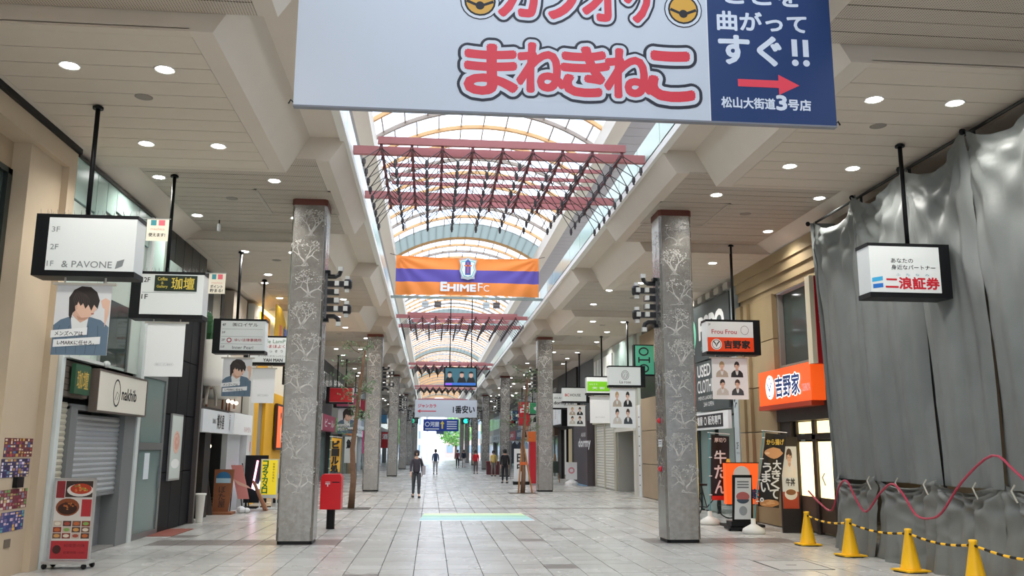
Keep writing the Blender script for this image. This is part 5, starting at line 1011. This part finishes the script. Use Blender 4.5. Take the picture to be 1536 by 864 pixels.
t = thing('pink_board', 'pink menu board on a black easel right of the wooden lectern', 'menu board', (-5.12, 24.9, 0), 0); prt(t, 'easel', MB().tube([(-.25, 0, 0), (-.2, .05, 1.25)], .015).tube([(.28, 0, 0), (.0, .05, 1.3)], .015).tube([(0, .4, 0), (-.1, .05, 1.2)], .015), BLACK); prt(t, 'sheet', MB().plate([(-.05, .35), (.25, .35), (.02, 1.25), (-.28, 1.25)], -.03, -.01), mat('d98a84', .6)); prt(t, 'flap', MB().plate([(-.05, .72), (.3, .62), (.2, .7), (-.2, .88)], -.05, -.035), mat('e6b8a4', .6))
t = thing('white_bag', 'crumpled white bag on the floor beside the pink board', 'bag', (-5.0, 24.55, 0)); prt(t, 'bag', MB().ball((0, 0, .09), .12, None, 6, .8).ball((.14, .05, .07), .09, None, 6, .8), WHITE)
t = thing('gallery_sign_board', 'black standing sign with two bright pink and blue neon lamps', 'sign', (-5.02, 26.6, 0)); prt(t, 'board', BX((-.35, 0, .15), (.3, .05, 1.5)), BLACK); prt(t, 'stand', MB().box((-.35, -.2, 0), (.4, .25, .05)).box((-.3, -.01, .05), (-.25, .05, .15)).box((.2, -.01, .05), (.25, .05, .15)), BLACK)
for x, c in ((-.05, 'ff9ab8'), (.15, 'a8b8ff')): prt(t, 'neon_lamp', MB().tube([(x - .05, -.06, .55), (x + .06, -.06, 1.35)], .03), mat(c, .3, emit=4))
prt(t, 'neon_globe', MB().ball((.0, -.1, .6), .09).ball((.18, -.1, .66), .1), mat('e4ecff', .3, emit=5))
t = thing('yellow_text_sign', 'white framed standing sign with a yellow face and green vertical letters', 'sign', (-4.93, 26.2, 0), .0); prt(t, 'frame', MB().box((.08, 0, .3), (.58, .06, 1.4)).box((.08, 0, 0), (.11, .06, .3)).box((.55, 0, 0), (.58, .06, .3)).box((.05, -.15, 0), (.6, .2, .03)), mat('cfd2d2', .4)); prt(t, 'face', BX((.11, -.012, .4), (.55, 0, 1.37)), mat('eed32a', .5, emit=.25)); mb = MB(); put_vtext(mb, 'コダマカメロ', .14, 1.34, .15, -.014, mat('1d7a3a', .5), 1.02, .04); put_vtext(mb, '営業中お気軽に', .42, 1.3, .06, -.014, INK, 1.3); prt(t, 'lettering', mb)
t = thing('leaning_sticks', 'bundle of wooden slats leaning before the yellow sign', 'slats', (-4.7, 25.6, 0)); prt(t, 'slat', MB().tube([(-.25, .1, .8), (.15, -.1, 0)], .035), mat('8a5a3f', .7)); prt(t, 'slat', MB().tube([(-.2, .12, .75), (.22, -.08, 0)], .03), mat('a8785a', .7))
t = thing('a_frame_board', 'small black and white A-frame board before the yellow shop', 'A-frame', (-4.5, 27.6, 0)); prt(t, 'front_board', MB().poly([(-.2, -.25, 0), (.25, -.25, 0), (.2, 0, .95), (-.25, 0, .95)], None, [(0, 1, 2, 3), (3, 2, 1, 0)]), mat('e0ddd6', .5)); prt(t, 'rear_board', MB().poly([(-.2, .25, 0), (.25, .25, 0), (.2, .01, .95), (-.25, .01, .95)], None, [(0, 1, 2, 3), (3, 2, 1, 0)]), BLACK); prt(t, 'print', MB().poly([(-.16, -.24, .1), (.18, -.24, .1), (.15, -.05, .82), (-.19, -.05, .82)], BLACK).poly([(-.1, -.22, .2), (.1, -.22, .2), (.08, -.16, .4), (-.1, -.16, .4)], mat('e0903a', .5)))
t = thing('white_planter', 'tall white tapering pot beside the black stone front', 'planter', (-5.33, 21.55, 0)); prt(t, 'pot', MB().lathe([(.07, 0), (.08, .02), (.11, .6), (.13, .62), (.13, .66), (.1, .66), (.09, .6)], n=14), mat('e0ded6', .5), True); prt(t, 'soil', MB().lathe([(.001, .6), (.095, .61)], n=10), mat('4a3a2c', .9))
# nobori flags
def nobori(x, y, lean, w, z0, z1, cloth, label, texts, basec='dcdad2', arm=1, group='tall vertical shop flags'):
    t = thing('shop_flag', label, 'flag', (x, y, 0), 0, group); top = z1 + .05
    prt(t, 'pole', MB().tube([(0, 0, .15), (lean, 0, top)], .014, None, 8), mat('4f9aa0', .4)); prt(t, 'crossbar', MB().tube([(lean - .05, 0, top), (lean + w + .05, 0, top - .04)], .011), WHITE)
    prt(t, 'water_base', MB().lathe([(.22, 0), (.24, .03), (.22, .1), (.1, .17), (.05, .2), (.05, .3), (.04, .31)], n=14), mat(basec, .5), True)
    mb = MB(); N = 14
    for i in range(N + 1):
        v = i / N; z = z0 + (z1 - z0) * v; xo = lean * (z / top)
        for j in range(7): mb.v.append((xo + .03 + w * j / 6, .03 * math.sin(j * 1.1 + v * 5), z - .04 * j / 6))
    for i in range(N):
        for j in range(6): mb.f.append((i * 7 + j, i * 7 + j + 1, (i + 1) * 7 + j + 1, (i + 1) * 7 + j)); mb.m.append(0)
    prt(t, 'cloth', mb, mat(cloth, .6), True)
    for q in range(4): prt(t, 'loop', MB().tube([(lean * .3 + (lean * .62) * q / 3 - .02, -.01, z0 + .1 + q * (z1 - z0 - .2) / 3), (lean * .3 + (lean * .62) * q / 3 + .05, -.01, z0 + .1 + q * (z1 - z0 - .2) / 3)], .012), WHITE)
    mb = MB()
    for f_ in texts: f_(mb, lambda z: lean * (z / top) + .03)
    prt(t, 'print', mb); return t
def vt(tx, xo, zt, w, m, off=.02, gap=1.1, hh=None):
    def g(mb, X0):
        for i, ch in enumerate(tx): z = zt - (i + 1) * (hh or w) * gap; put_text(mb, ch, X0(z) + xo, z, w * (1 if ch != '。' else .4), (hh or w) * (1 if ch != '。' else .4), -.036, m, off)
    return g
def blob(xo, z, rx, rz, c, c2, n=16, seed=1):
    def g(mb, X0):
        rnd = random.Random(seed); flat(mb, [(X0(z) + xo + rx * math.cos(a) * rnd.uniform(.88, 1.05), z + rz * math.sin(a) * rnd.uniform(.88, 1.05)) for a in [i * 2 * PI / n for i in range(n)]], -.034, mat(c, .6))
        for i in range(9): a, r_ = rnd.uniform(0, 6.28), rnd.uniform(.1, .7); flat(mb, ell(X0(z) + xo + rx * r_ * math.cos(a), z + rz * r_ * math.sin(a), rx * .28, rz * .22, 8), -.035 - i * 1e-5, mat(rnd.choice((c2, c)), .6))
    return g
nobori(6.55, 20.6, .06, .44, .58, 2.08, '241a1c', 'dark shop flag with white beef tongue characters beside the nearest right column', [vt('牛たん', .08, 1.75, .28, WHITE, .02, 1.15, .3), vt('厚切り', .06, 2.0, .1, RDM, .02, .0001) if False else (lambda mb, X0: put_text(mb, '厚切り', X0(1.92) + .08, 1.9, .28, .1, -.036, mat('e8d8d0', .5), .03)), (lambda mb, X0: mb.box((X0(.6), -.037, .56), (X0(.6) + .44, -.035, .66), mat('d02a20', .5)))])
nobori(6.76, 18.35, .32, .46, .56, 2.08, '1c1818', 'black shop flag with fried chicken pictures and large white characters', [(lambda mb, X0: put_text(mb, 'から揚げ', X0(1.9) + .04, 1.83, .38, .12, -.036, mat('e6c050', .5), .03)), blob(.22, 1.66, .2, .12, 'd8a070', 'eac49a', seed=2), vt('大きくて', .24, 1.52, .18, WHITE, .03, 1.06, .19), vt('うまい。', .03, 1.46, .18, WHITE, .03, 1.06, .19), blob(.22, .62, .22, .08, 'c88a54', 'e0ac78', seed=5)])
nobori(-3.7, 33.0, .05, .36, .9, 2.1, 'e0b040', 'yellow shop flag with black brushed beer characters past the red post box', [vt('ビール処', .05, 2.02, .24, K, .06, 1.15, .25)])
t = thing('orange_lit_stand', 'orange lit standing sign with a white circle behind the A-frame menu', 'sign', (7.12, 20.0, 0)); prt(t, 'box', BX((-.35, 0, .5), (.42, .2, 1.42)), mat('ee5a20', .4, emit=.5)); prt(t, 'frame', MB().box((-.37, -.01, .48), (.44, .0, .5)).box((-.37, -.01, 1.42), (.44, 0, 1.44)).box((-.05, 0, .05), (.05, .15, .5)).box((-.4, -.2, 0), (.45, .4, .06)), DARK)
prt(t, 'print', MB().disc(.02, 1.16, .2, -.012, 0, WHITE)); letters(t, [('家', .22, .62, .2, .22, -.008, mat('20386a', .5), .04)]); prt(t, 'beacon', MB().lathe([(.04, 1.42), (.05, 1.45), (.03, 1.52)], (-.25, .1, 0), 10), mat('f0c040', .4))
t = thing('a_frame_menu', 'white rice bowl menu A-frame on a black wheeled base before the orange lit sign', 'A-frame', (6.78, 19.1, 0)); prt(t, 'base', MB().box((-.32, -.2, .03), (.32, .25, .08)).box((-.28, -.15, .1), (.28, .2, .2)), BLACK)
prt(t, 'frame', MB().poly([(-.24, -.1, .2), (.22, -.1, .2), (.27, .0, 1.18), (-.17, .0, 1.18), (-.24, -.07, .2), (.22, -.07, .2), (.27, .03, 1.18), (-.17, .03, 1.18)], None, [(0, 1, 2, 3), (7, 6, 5, 4), (0, 4, 5, 1), (1, 5, 6, 2), (2, 6, 7, 3), (3, 7, 4, 0)]), BLACK)
mb = MB(); sx = lambda x, z: (x + .05 * (z - .2), -.104 + .1 * (z - .2), z)
mb.poly([sx(-.2, .24), sx(.17, .24), sx(.2, 1.12), sx(-.16, 1.12)], mat('c9ced2', .5)); mb.poly([(p[0], p[1] - .003, p[2]) for p in [sx(.0 + .15 * math.cos(a), .72 + .1 * math.sin(a)) for a in [i * PI / 8 for i in range(16)]]], mat('a85a5a', .5)); mb.poly([(p[0], p[1] - .004, p[2]) for p in [sx(.0 + .14 * math.cos(a), .66 + .09 * math.sin(a)) for a in [PI + i * PI / 8 for i in range(9)]]], mat('3a4a5a', .5)); mb.poly([(p[0], p[1] - .003, p[2]) for p in [sx(.0 + .09 * math.cos(a), .42 + .1 * math.sin(a)) for a in [i * PI / 8 for i in range(16)]]], mat('8a9298', .5))
for i in range(3): mb.poly([(p[0], p[1] - .003, p[2]) for p in (sx(-.12, .9 + i * .06), sx(.14, .9 + i * .06), sx(.14, .93 + i * .06), sx(-.12, .93 + i * .06))], mat('6a7076', .5))
prt(t, 'print', mb)
for q in (-1, 1): prt(t, 'wheel', MB().tube([(q * .3, -.12, .05), (q * .34, -.12, .05)], .05, None, 10), BLACK)
t = thing('woman_poster_board', 'tall framed poster of a woman with a rice bowl leaning by the restaurant door', 'poster', (7.5, 18.5, 0)); prt(t, 'frame', MB().box((-.05, -.02, .0), (.36, .03, 2.0)), mat('2a2422', .5)); mb = MB(); flat(mb, [(-.02, .5), (.33, .5), (.33, 1.8), (-.02, 1.8)], -.022, mat('d9dde0', .5)); bust(mb, .0, 1.15, .32, .62, -.0225, mat('4a3428', .6), mat('e3ddd8', .6)); flat(mb, [(-.02, .5), (.33, .5), (.33, .85), (-.02, .85)], -.0265, mat('b8482e', .5)); flat(mb, ell(.16, .8, .14, .12), -.027, mat('e8e4da', .5)); flat(mb, ell(.16, .84, .11, .06), -.0275, mat('8a5a38', .5)); put_text(mb, '牛丼', .06, .97, .2, .16, -.028, INK, .03); prt(t, 'print', mb)
# bicycle partly behind the nearest right column
t = thing('bicycle', 'black city bicycle parked behind the nearest right column', 'bicycle', (7.1, 22.4, 0), .0)
BK = mat('1b1c1e', .35)
for x in (-.5, .55):
    w = prt(t, 'wheel', MB().tube([(x + .32 * math.cos(a), 0, .33 + .32 * math.sin(a)) for a in [i * PI / 12 for i in range(25)]], .018, None, 6, cap=False), BK); sp = MB()
    for i in range(12): sp.tube([(x, 0, .33), (x + .31 * math.cos(i * PI / 6), 0, .33 + .31 * math.sin(i * PI / 6))], .0025, None, 3)
    prt(w, 'spokes', sp, STEEL, stuff=True)
prt(t, 'frame', MB().tube([(-.5, 0, .33), (-.05, 0, .28), (.38, 0, .75), (.55, 0, .33)], .018).tube([(-.05, 0, .28), (-.18, 0, .8)], .016).tube([(-.5, 0, .33), (-.15, 0, .68)], .012).tube([(.38, 0, .75), (.34, 0, .98)], .014), BK, True)
prt(t, 'handlebar', MB().tube([(.2, -.25, 1.0), (.34, -.2, 1.0), (.36, 0, .98), (.34, .2, 1.0), (.2, .25, 1.0)], .012), STEEL, True); prt(t, 'saddle', MB().box((-.3, -.09, .82), (-.05, .09, .87)), BK); prt(t, 'basket', MB().box((.45, -.18, .75), (.75, .18, .78)).box((.45, -.18, .78), (.47, .18, 1.0)).box((.73, -.18, .78), (.75, .18, 1.0)).box((.45, -.18, .78), (.75, -.17, 1.0)).box((.45, .17, .78), (.75, .18, 1.0)), mat('3a3b3d', .4, .6)); prt(t, 'pedal', BX((-.1, -.18, .2), (0, -.08, .23)), BK); prt(t, 'mudguard', MB().tube([(-.5 + .36 * math.cos(a), 0, .33 + .36 * math.sin(a)) for a in [PI * .35 + i * PI / 12 for i in range(9)]], .02), BK)
# right side clutter further off
t = thing('floor_sign', 'small white floor sign with a pink mark on a round base by the cafe entrance', 'sign', (7.0, 44.0, 0)); prt(t, 'board', BX((-.28, -.03, .25), (.28, .03, 1.1)), WHITE); prt(t, 'base', MB().lathe([(.35, 0), (.33, .12), (.1, .25)], n=12), WHITE); prt(t, 'mark', MB().disc(0, .7, .16, -.035, -.03, mat('d88a98', .5)).disc(0, .7, .09, -.037, -.034, WHITE))
t = thing('wooden_easel', 'wooden easel leaning beside the cafe entrance', 'easel', (6.6, 47.0, 0)); prt(t, 'leg', MB().tube([(-.2, 0, 0), (0, .1, 1.5)], .03), mat('9a7350', .7)); prt(t, 'leg', MB().tube([(.25, 0, 0), (.02, .1, 1.5)], .03), mat('9a7350', .7)); prt(t, 'board', BX((-.15, -.02, .5), (.2, .03, 1.1)), mat('33413a', .6))
t = thing('sandwich_board', 'white sandwich board with black brush characters past the right tree', 'sign', (4.5, 44.2, 0)); prt(t, 'board', BX((-.35, -.05, .15), (.35, .05, 1.75)), WHITE); prt(t, 'base', BX((-.4, -.2, 0), (.4, .2, .15)), BLACK); mb = MB(); put_vtext(mb, '田中', -.2, 1.5, .4, -.055, K, 1.1, .03); prt(t, 'lettering', mb)
t = thing('red_cabinet', 'red vending cabinet with orange top behind the right tree', 'cabinet', (5.35, 44.5, 0)); prt(t, 'body', BX((-.4, -.3, .05), (.4, .3, 2.1)), mat('c41f2a', .4)); prt(t, 'head', BX((-.5, -.35, 2.1), (.45, .35, 2.6)), mat('d86a2a', .4)); mb = MB(); put_vtext(mb, '名物', .05, 1.9, .3, -.305, WHITE, 1.1, .02); prt(t, 'lettering', mb)
t = thing('maroon_planter', 'low maroon box planter by the third right column', 'planter', (4.6, 62, 0)); prt(t, 'box', BX((-.7, -.4, 0), (.7, .4, .8)), mat('5a1f26', .5)); prt(t, 'rim', BX((-.75, -.45, .8), (.75, .45, .9)), mat('6a2a30', .5))
t = thing('hung_garments', 'dark and blue clothes hung outside a shop behind the second right column', 'clothes rack', (5.4, 52.5, 0)); prt(t, 'rail', MB().box((-.7, -.02, 2.2), (.7, .02, 2.25)).box((-.7, -.02, 0), (-.66, .02, 2.2)).box((.66, -.02, 0), (.7, .02, 2.2)), STEEL)
for i, c in enumerate(('1d2430', '2a3444', '7f9ab4', '9ab0c4')): prt(t, 'garment', MB().plate([(-.6 + i * .32, .9), (-.32 + i * .32, .9), (-.3 + i * .32, 2.0), (-.46 + i * .32, 2.18), (-.62 + i * .32, 2.0)], -.06, .06), mat(c, .7))
for i, (x, y, z, c, tx, lab) in enumerate(((5.9, 56, 3.2, 'c8202c', '占', 'red hanging cloth sign past the second right column'), (7.0, 58, 2.4, 'e4e4e0', '髪', 'white poster wall of faces past the second right column'), (-4.2, 60, 1.4, 'f0509a', '薬', 'hot pink shop banner beyond the left tree'), (-4.6, 52, .9, 'e8e8e4', '鮨', 'white vertical sign left of the left tree'), (-4.1, 66, 1.6, '4aa878', '茶', 'green vertical banner before the second left column'), (-4.4, 86, 1.8, 'c02a30', '酒', 'dark red vertical sign between far left columns'))):
    t = thing('vertical_banner', lab, 'banner', (x, y, z)); w, h = (.7, 1.5) if i != 1 else (2.2, 2.2); prt(t, 'cloth', BX((-w / 2, -.03, 0), (w / 2, .03, h)), mat(c, .5)); prt(t, 'rod', BX((-w / 2 - .05, -.04, h), (w / 2 + .05, .04, h + .05)), STEEL); prt(t, 'pole', MB().tube([(w / 2 + .03, 0, -z), (w / 2 + .03, 0, h + .05)], .02), STEEL); mb = MB()
    if i == 1:
        for q in range(6): bust(mb, -1.0 + (q % 3) * .68, .1 + (q // 3) * 1.0, .6, .9, -.032, HAIR if q % 2 else HAIR2, INK)
    else: put_text(mb, tx, -.25, h * .55, .5, .5, -.032, WHITE if c != 'e8e8e4' else K, .03)
    prt(t, 'print', mb)
t = thing('ceiling_camera', 'small white cylindrical camera under the ribbed left ceiling past the second sign', 'camera', (-4.55, 18.4, 6.2)); prt(t, 'body', MB().lathe([(.035, 0), (.04, .02), (.04, .14), (.03, .16)], n=10), WHITE); prt(t, 'stem', MB().tube([(0, 0, .16), (0, 0, .25)], .012), BLACK)
# ================================================================== PEOPLE
def grow(name, verts, edges, radii, m, parent, sub=1):
    me = bpy.data.meshes.new(name); me.from_pydata(verts, edges, []); me.materials.append(m); o = bpy.data.objects.new(name, me); COL.objects.link(o); o.parent = parent
    md = o.modifiers.new('skin', 'SKIN'); md.use_smooth_shade = True
    sk = me.skin_vertices[0].data if me.skin_vertices else None
    if sk is None: 
        me.attributes if False else None
    return o, md
def skin_obj(name, chain, m, parent, levels=1):
    """chain: list of (point, radius or (rx, ry), parent index)"""
    vs = [c[0] for c in chain]; es = [(c[2], i) for i, c in enumerate(chain) if c[2] is not None]
    me = bpy.data.meshes.new(name); me.from_pydata(vs, es, []); me.materials.append(m); o = bpy.data.objects.new(name, me); COL.objects.link(o)
    md = o.modifiers.new('skin', 'SKIN'); md.use_smooth_shade = True
    lay = me.skin_vertices[0] if len(me.skin_vertices) else None
    for i, c in enumerate(chain):
        r = c[1] if isinstance(c[1], tuple) else (c[1], c[1]); lay.data[i].radius = r; lay.data[i].use_root = (i == 0)
    sb = o.modifiers.new('sub', 'SUBSURF'); sb.levels = levels; sb.render_levels = levels
    o.parent = parent; return o
def person(x, y, rz, label, top, legs, hair, H=1.65, step=.18, bag=None, shoes='222222', bend=0, skirt=False):
    t = thing('person', label, 'person', (x, y, 0), rz); k = H / 1.7; V = lambda a, b, c: (a * k, b * k, c * k)
    SK = mat('d2a88f', .6)
    ch = [(V(0, 0, .95), (.06 * k, .05 * k), None), (V(0, 0, 1.1), (.09 * k, .07 * k), 0), (V(0, -.01, 1.27), (.135 * k, .09 * k), 1), (V(0, 0, 1.42), (.07 * k, .06 * k), 2), (V(0, -.01, 1.5), .045 * k, 3), (V(0, -.02, 1.56), (.065 * k, .075 * k), 4), (V(0, -.02, 1.64), (.072 * k, .09 * k), 5), (V(0, -.01, 1.69), (.05 * k, .06 * k), 6)]
    for s in (-1, 1):
        b = len(ch); f = s * step
        ch += [(V(s * .09, 0, .88), .05 * k, 0), (V(s * .1, -f * .5 - .02, .5), .05 * k, b), (V(s * .1, -f * .4 + (.1 if f < 0 else 0), .3), .048 * k, b + 1), (V(s * .1, -f + .02, .09), .033 * k, b + 2), (V(s * .11, -f - .05, .04), .035 * k, b + 3), (V(s * .12, -f - .15, .025), .025 * k, b + 4)]
        a = len(ch)
        ch += [(V(s * .17, 0, 1.38), .048 * k, 2 if False else 3), (V(s * .21, f * .3, 1.12), .036 * k, a), (V(s * .22, f * .9 - .06, .9), .026 * k, a + 1), (V(s * .22, f - .08, .83), (.018 * k, .03 * k), a + 2)]
        h = a + 3
        for q, (dy, L) in enumerate(((-.03, .07), (-.01, .085), (.01, .08), (.03, .06))): ch += [(V(s * .222, f - .08 + dy, .79), .009 * k, h), (V(s * .212, f - .085 + dy, .79 - L * .7), .008 * k, len(ch))]
        ch += [(V(s * .2, f - .13, .81), .01 * k, h), (V(s * .19, f - .14, .775), .009 * k, len(ch))]
    skin_obj('body', ch, SK, t)
    hd = MB(); 
    for s in (-1, 1): hd.ball(V(s * .03, -.105, 1.615), .009, INK, 4); hd.ball(V(s * .078, -.01, 1.6), .018, SK, 4)
    hd.ball(V(0, -.118, 1.585), .015, SK, 5); hd.ball(V(0, -.105, 1.555), .016, mat('a8625c', .6), 4, .35); obj('face', hd, None, t, True)
    hm = MB().lathe([(.09, -.1), (.1, -.03), (.1, .04), (.08, .09), (.03, .115), (.001, .118)], V(0, .015, 1.64), 12); obj('hair', hm, mat(hair, .7), t, True)
    tp = [(V(0, 0, .84), (.15 * k, .125 * k), None), (V(0, 0, 1.08), (.145 * k, .115 * k), 0), (V(0, -.01, 1.28), (.16 * k, .115 * k), 1), (V(0, 0, 1.43), (.09 * k, .08 * k), 2)]
    for s in (-1, 1): a = len(tp); f = s * step; tp += [(V(s * .17, 0, 1.385), .062 * k, 3), (V(s * .212, f * .3, 1.12), .05 * k, a), (V(s * .22, f * .8 - .05, .94), .04 * k, a + 1)]
    skin_obj('top', tp, mat(top, .8), t)
    lg = [(V(0, 0, 1.0), (.14 * k, .11 * k), None)]
    for s in (-1, 1): b = len(lg); f = s * step; lg += [(V(s * .09, 0, .86), .1 * k, 0), (V(s * .1, -f * .5 - .02, .5), .072 * k, b), (V(s * .1, -f * .4 + (.1 if f < 0 else 0), .3), .06 * k, b + 1), (V(s * .1, -f + .02, .12), .052 * k, b + 2)]
    skin_obj('trousers', lg, mat(legs, .8), t)
    for s in (-1, 1): f = s * step; obj('shoe', MB().box(V(s * .11 - .045, -f - .2, .0), V(s * .11 + .045, -f + .07, .07)), mat(shoes, .6), t)
    if bag:
        g = thing('shoulder_bag', 'bag carried by the ' + label.split(',')[0].replace('person in ', 'walker in '), 'bag', (x + .26 * math.cos(rz), y + .26 * math.sin(rz), .85 * k), rz); obj('bag', BX((-.06, -.16, 0), (.06, .16, .3)), mat(bag, .7), g); obj('strap', MB().tube([(0, -.13, .3), (-.1, 0, .62), (0, .13, .3)], .012), mat(bag, .7), g)
    return t
person(-.49, 32.2, .05, 'person in a dark jacket and charcoal trousers walking nearest, left of centre', '3f3a44', '3d4148', '2a2224', 1.62, .2, 'a8a0a4')
person(3.83, 45.9, PI, 'person in all black walking away on the right', '1d1d21', '222428', '1a1614', 1.68, .16)
person(.35, 62.0, PI, 'person in a navy top and pale trousers walking away in the middle distance', '2f3f62', 'a8a6a4', '241d1c', 1.66, .18)
person(3.25, 64.0, 0, 'person in a bright red top walking beyond the black-clad walker', 'd4202c', '6a5a58', '2a201e', 1.6, .15)
person(4.1, 58.0, .1, 'person in a yellow top standing near the third right column', 'e0c070', '8a8680', '2a201e', 1.6, .05)
person(2.55, 84.0, 0, 'person in dark pink in the far distance, left one of a pair', '7a3a48', '2a2a30', '2a201e', 1.62, .15)
person(3.2, 86.0, 0, 'person in dark blue in the far distance, right one of a pair', '24283a', 'c0b8b4', '2a201e', 1.62, .15)
# ================================================================== FAR END
def leafy(x, y, H, r_, seed, label):
    rnd = random.Random(seed); t = thing('street_tree', label, 'tree', (x, y, 0)); prt(t, 'trunk', MB().tube([(0, 0, 0), (.1, 0, H * .4), (0, 0, H * .7)], .22, None, 8, .12), mat('5d4a3b', .8)); lv = MB()
    for q in range(1500):
        d = Vector([rnd.gauss(0, 1) for _ in range(3)]).normalized() * r_ * rnd.uniform(.55, 1); c = Vector((d.x, d.y, H * .7 + d.z * .8)); e = Vector([rnd.uniform(-1, 1) for _ in range(3)]).normalized() * .28; n_ = e.orthogonal().normalized() * .16; lv.poly([c - e, c + n_, c + e, c - n_])
    prt(t, 'leaves', lv, mat('7fb060', .7, noise=.3, nscale=2), stuff=True)
leafy(4.4, 158, 7, 3.4, 3, 'bright green tree at the right of the far opening'); leafy(-6.0, 160, 7, 3.0, 6, 'bright green tree at the left of the far opening')
def far_block(x, y, w, d, h, c, label, seed):
    t = thing('far_building', label, 'building', (x, y, 0)); prt(t, 'walls', BX((-w / 2, 0, 0), (w / 2, d, h)), mat(c, .7))
    for i in range(int(w / 2)):
        for j in range(int(h / 3)): prt(t, 'window', BX((-w / 2 + .4 + i * 2, -.1, 1 + j * 3), (-w / 2 + 1.7 + i * 2, 0, 2.6 + j * 3)), mat('8fa4b4', .2))
    prt(t, 'roof_edge', BX((-w / 2 - .2, -.2, h), (w / 2 + .2, d, h + .4)), mat('c9c4c0', .6))
far_block(9, 190, 12, 8, 20, 'd9b8b0', 'pinkish building beyond the far opening, right', 1); far_block(-7, 195, 10, 8, 24, 'c9d4dc', 'pale blue-grey building beyond the far opening, left', 2)
for i, x in enumerate((-2.2, -.6)):
    t = thing('signal_mast', 'pale steel mast beyond the far opening, %s one' % ('left' if i == 0 else 'right'), 'mast', (x, 150, 0), 0, 'pale masts at the far opening'); prt(t, 'mast', MB().tube([(0, 0, 0), (0, 0, 8)], .14), mat('d8e2ea', .4)); prt(t, 'cross_arm', MB().tube([(0, 0, 5.5), (1.2, 0, 5.5)], .06), mat('d8e2ea', .4))
struct('floor', mb=BX((-80, 150, -.3), (80, 300, -.003)), m=mat('bdbdbb', .8))
struct('floor', mb=BX((-80, -80, -.3), (80, -14, -.003)), m=mat('bdbdbb', .8))
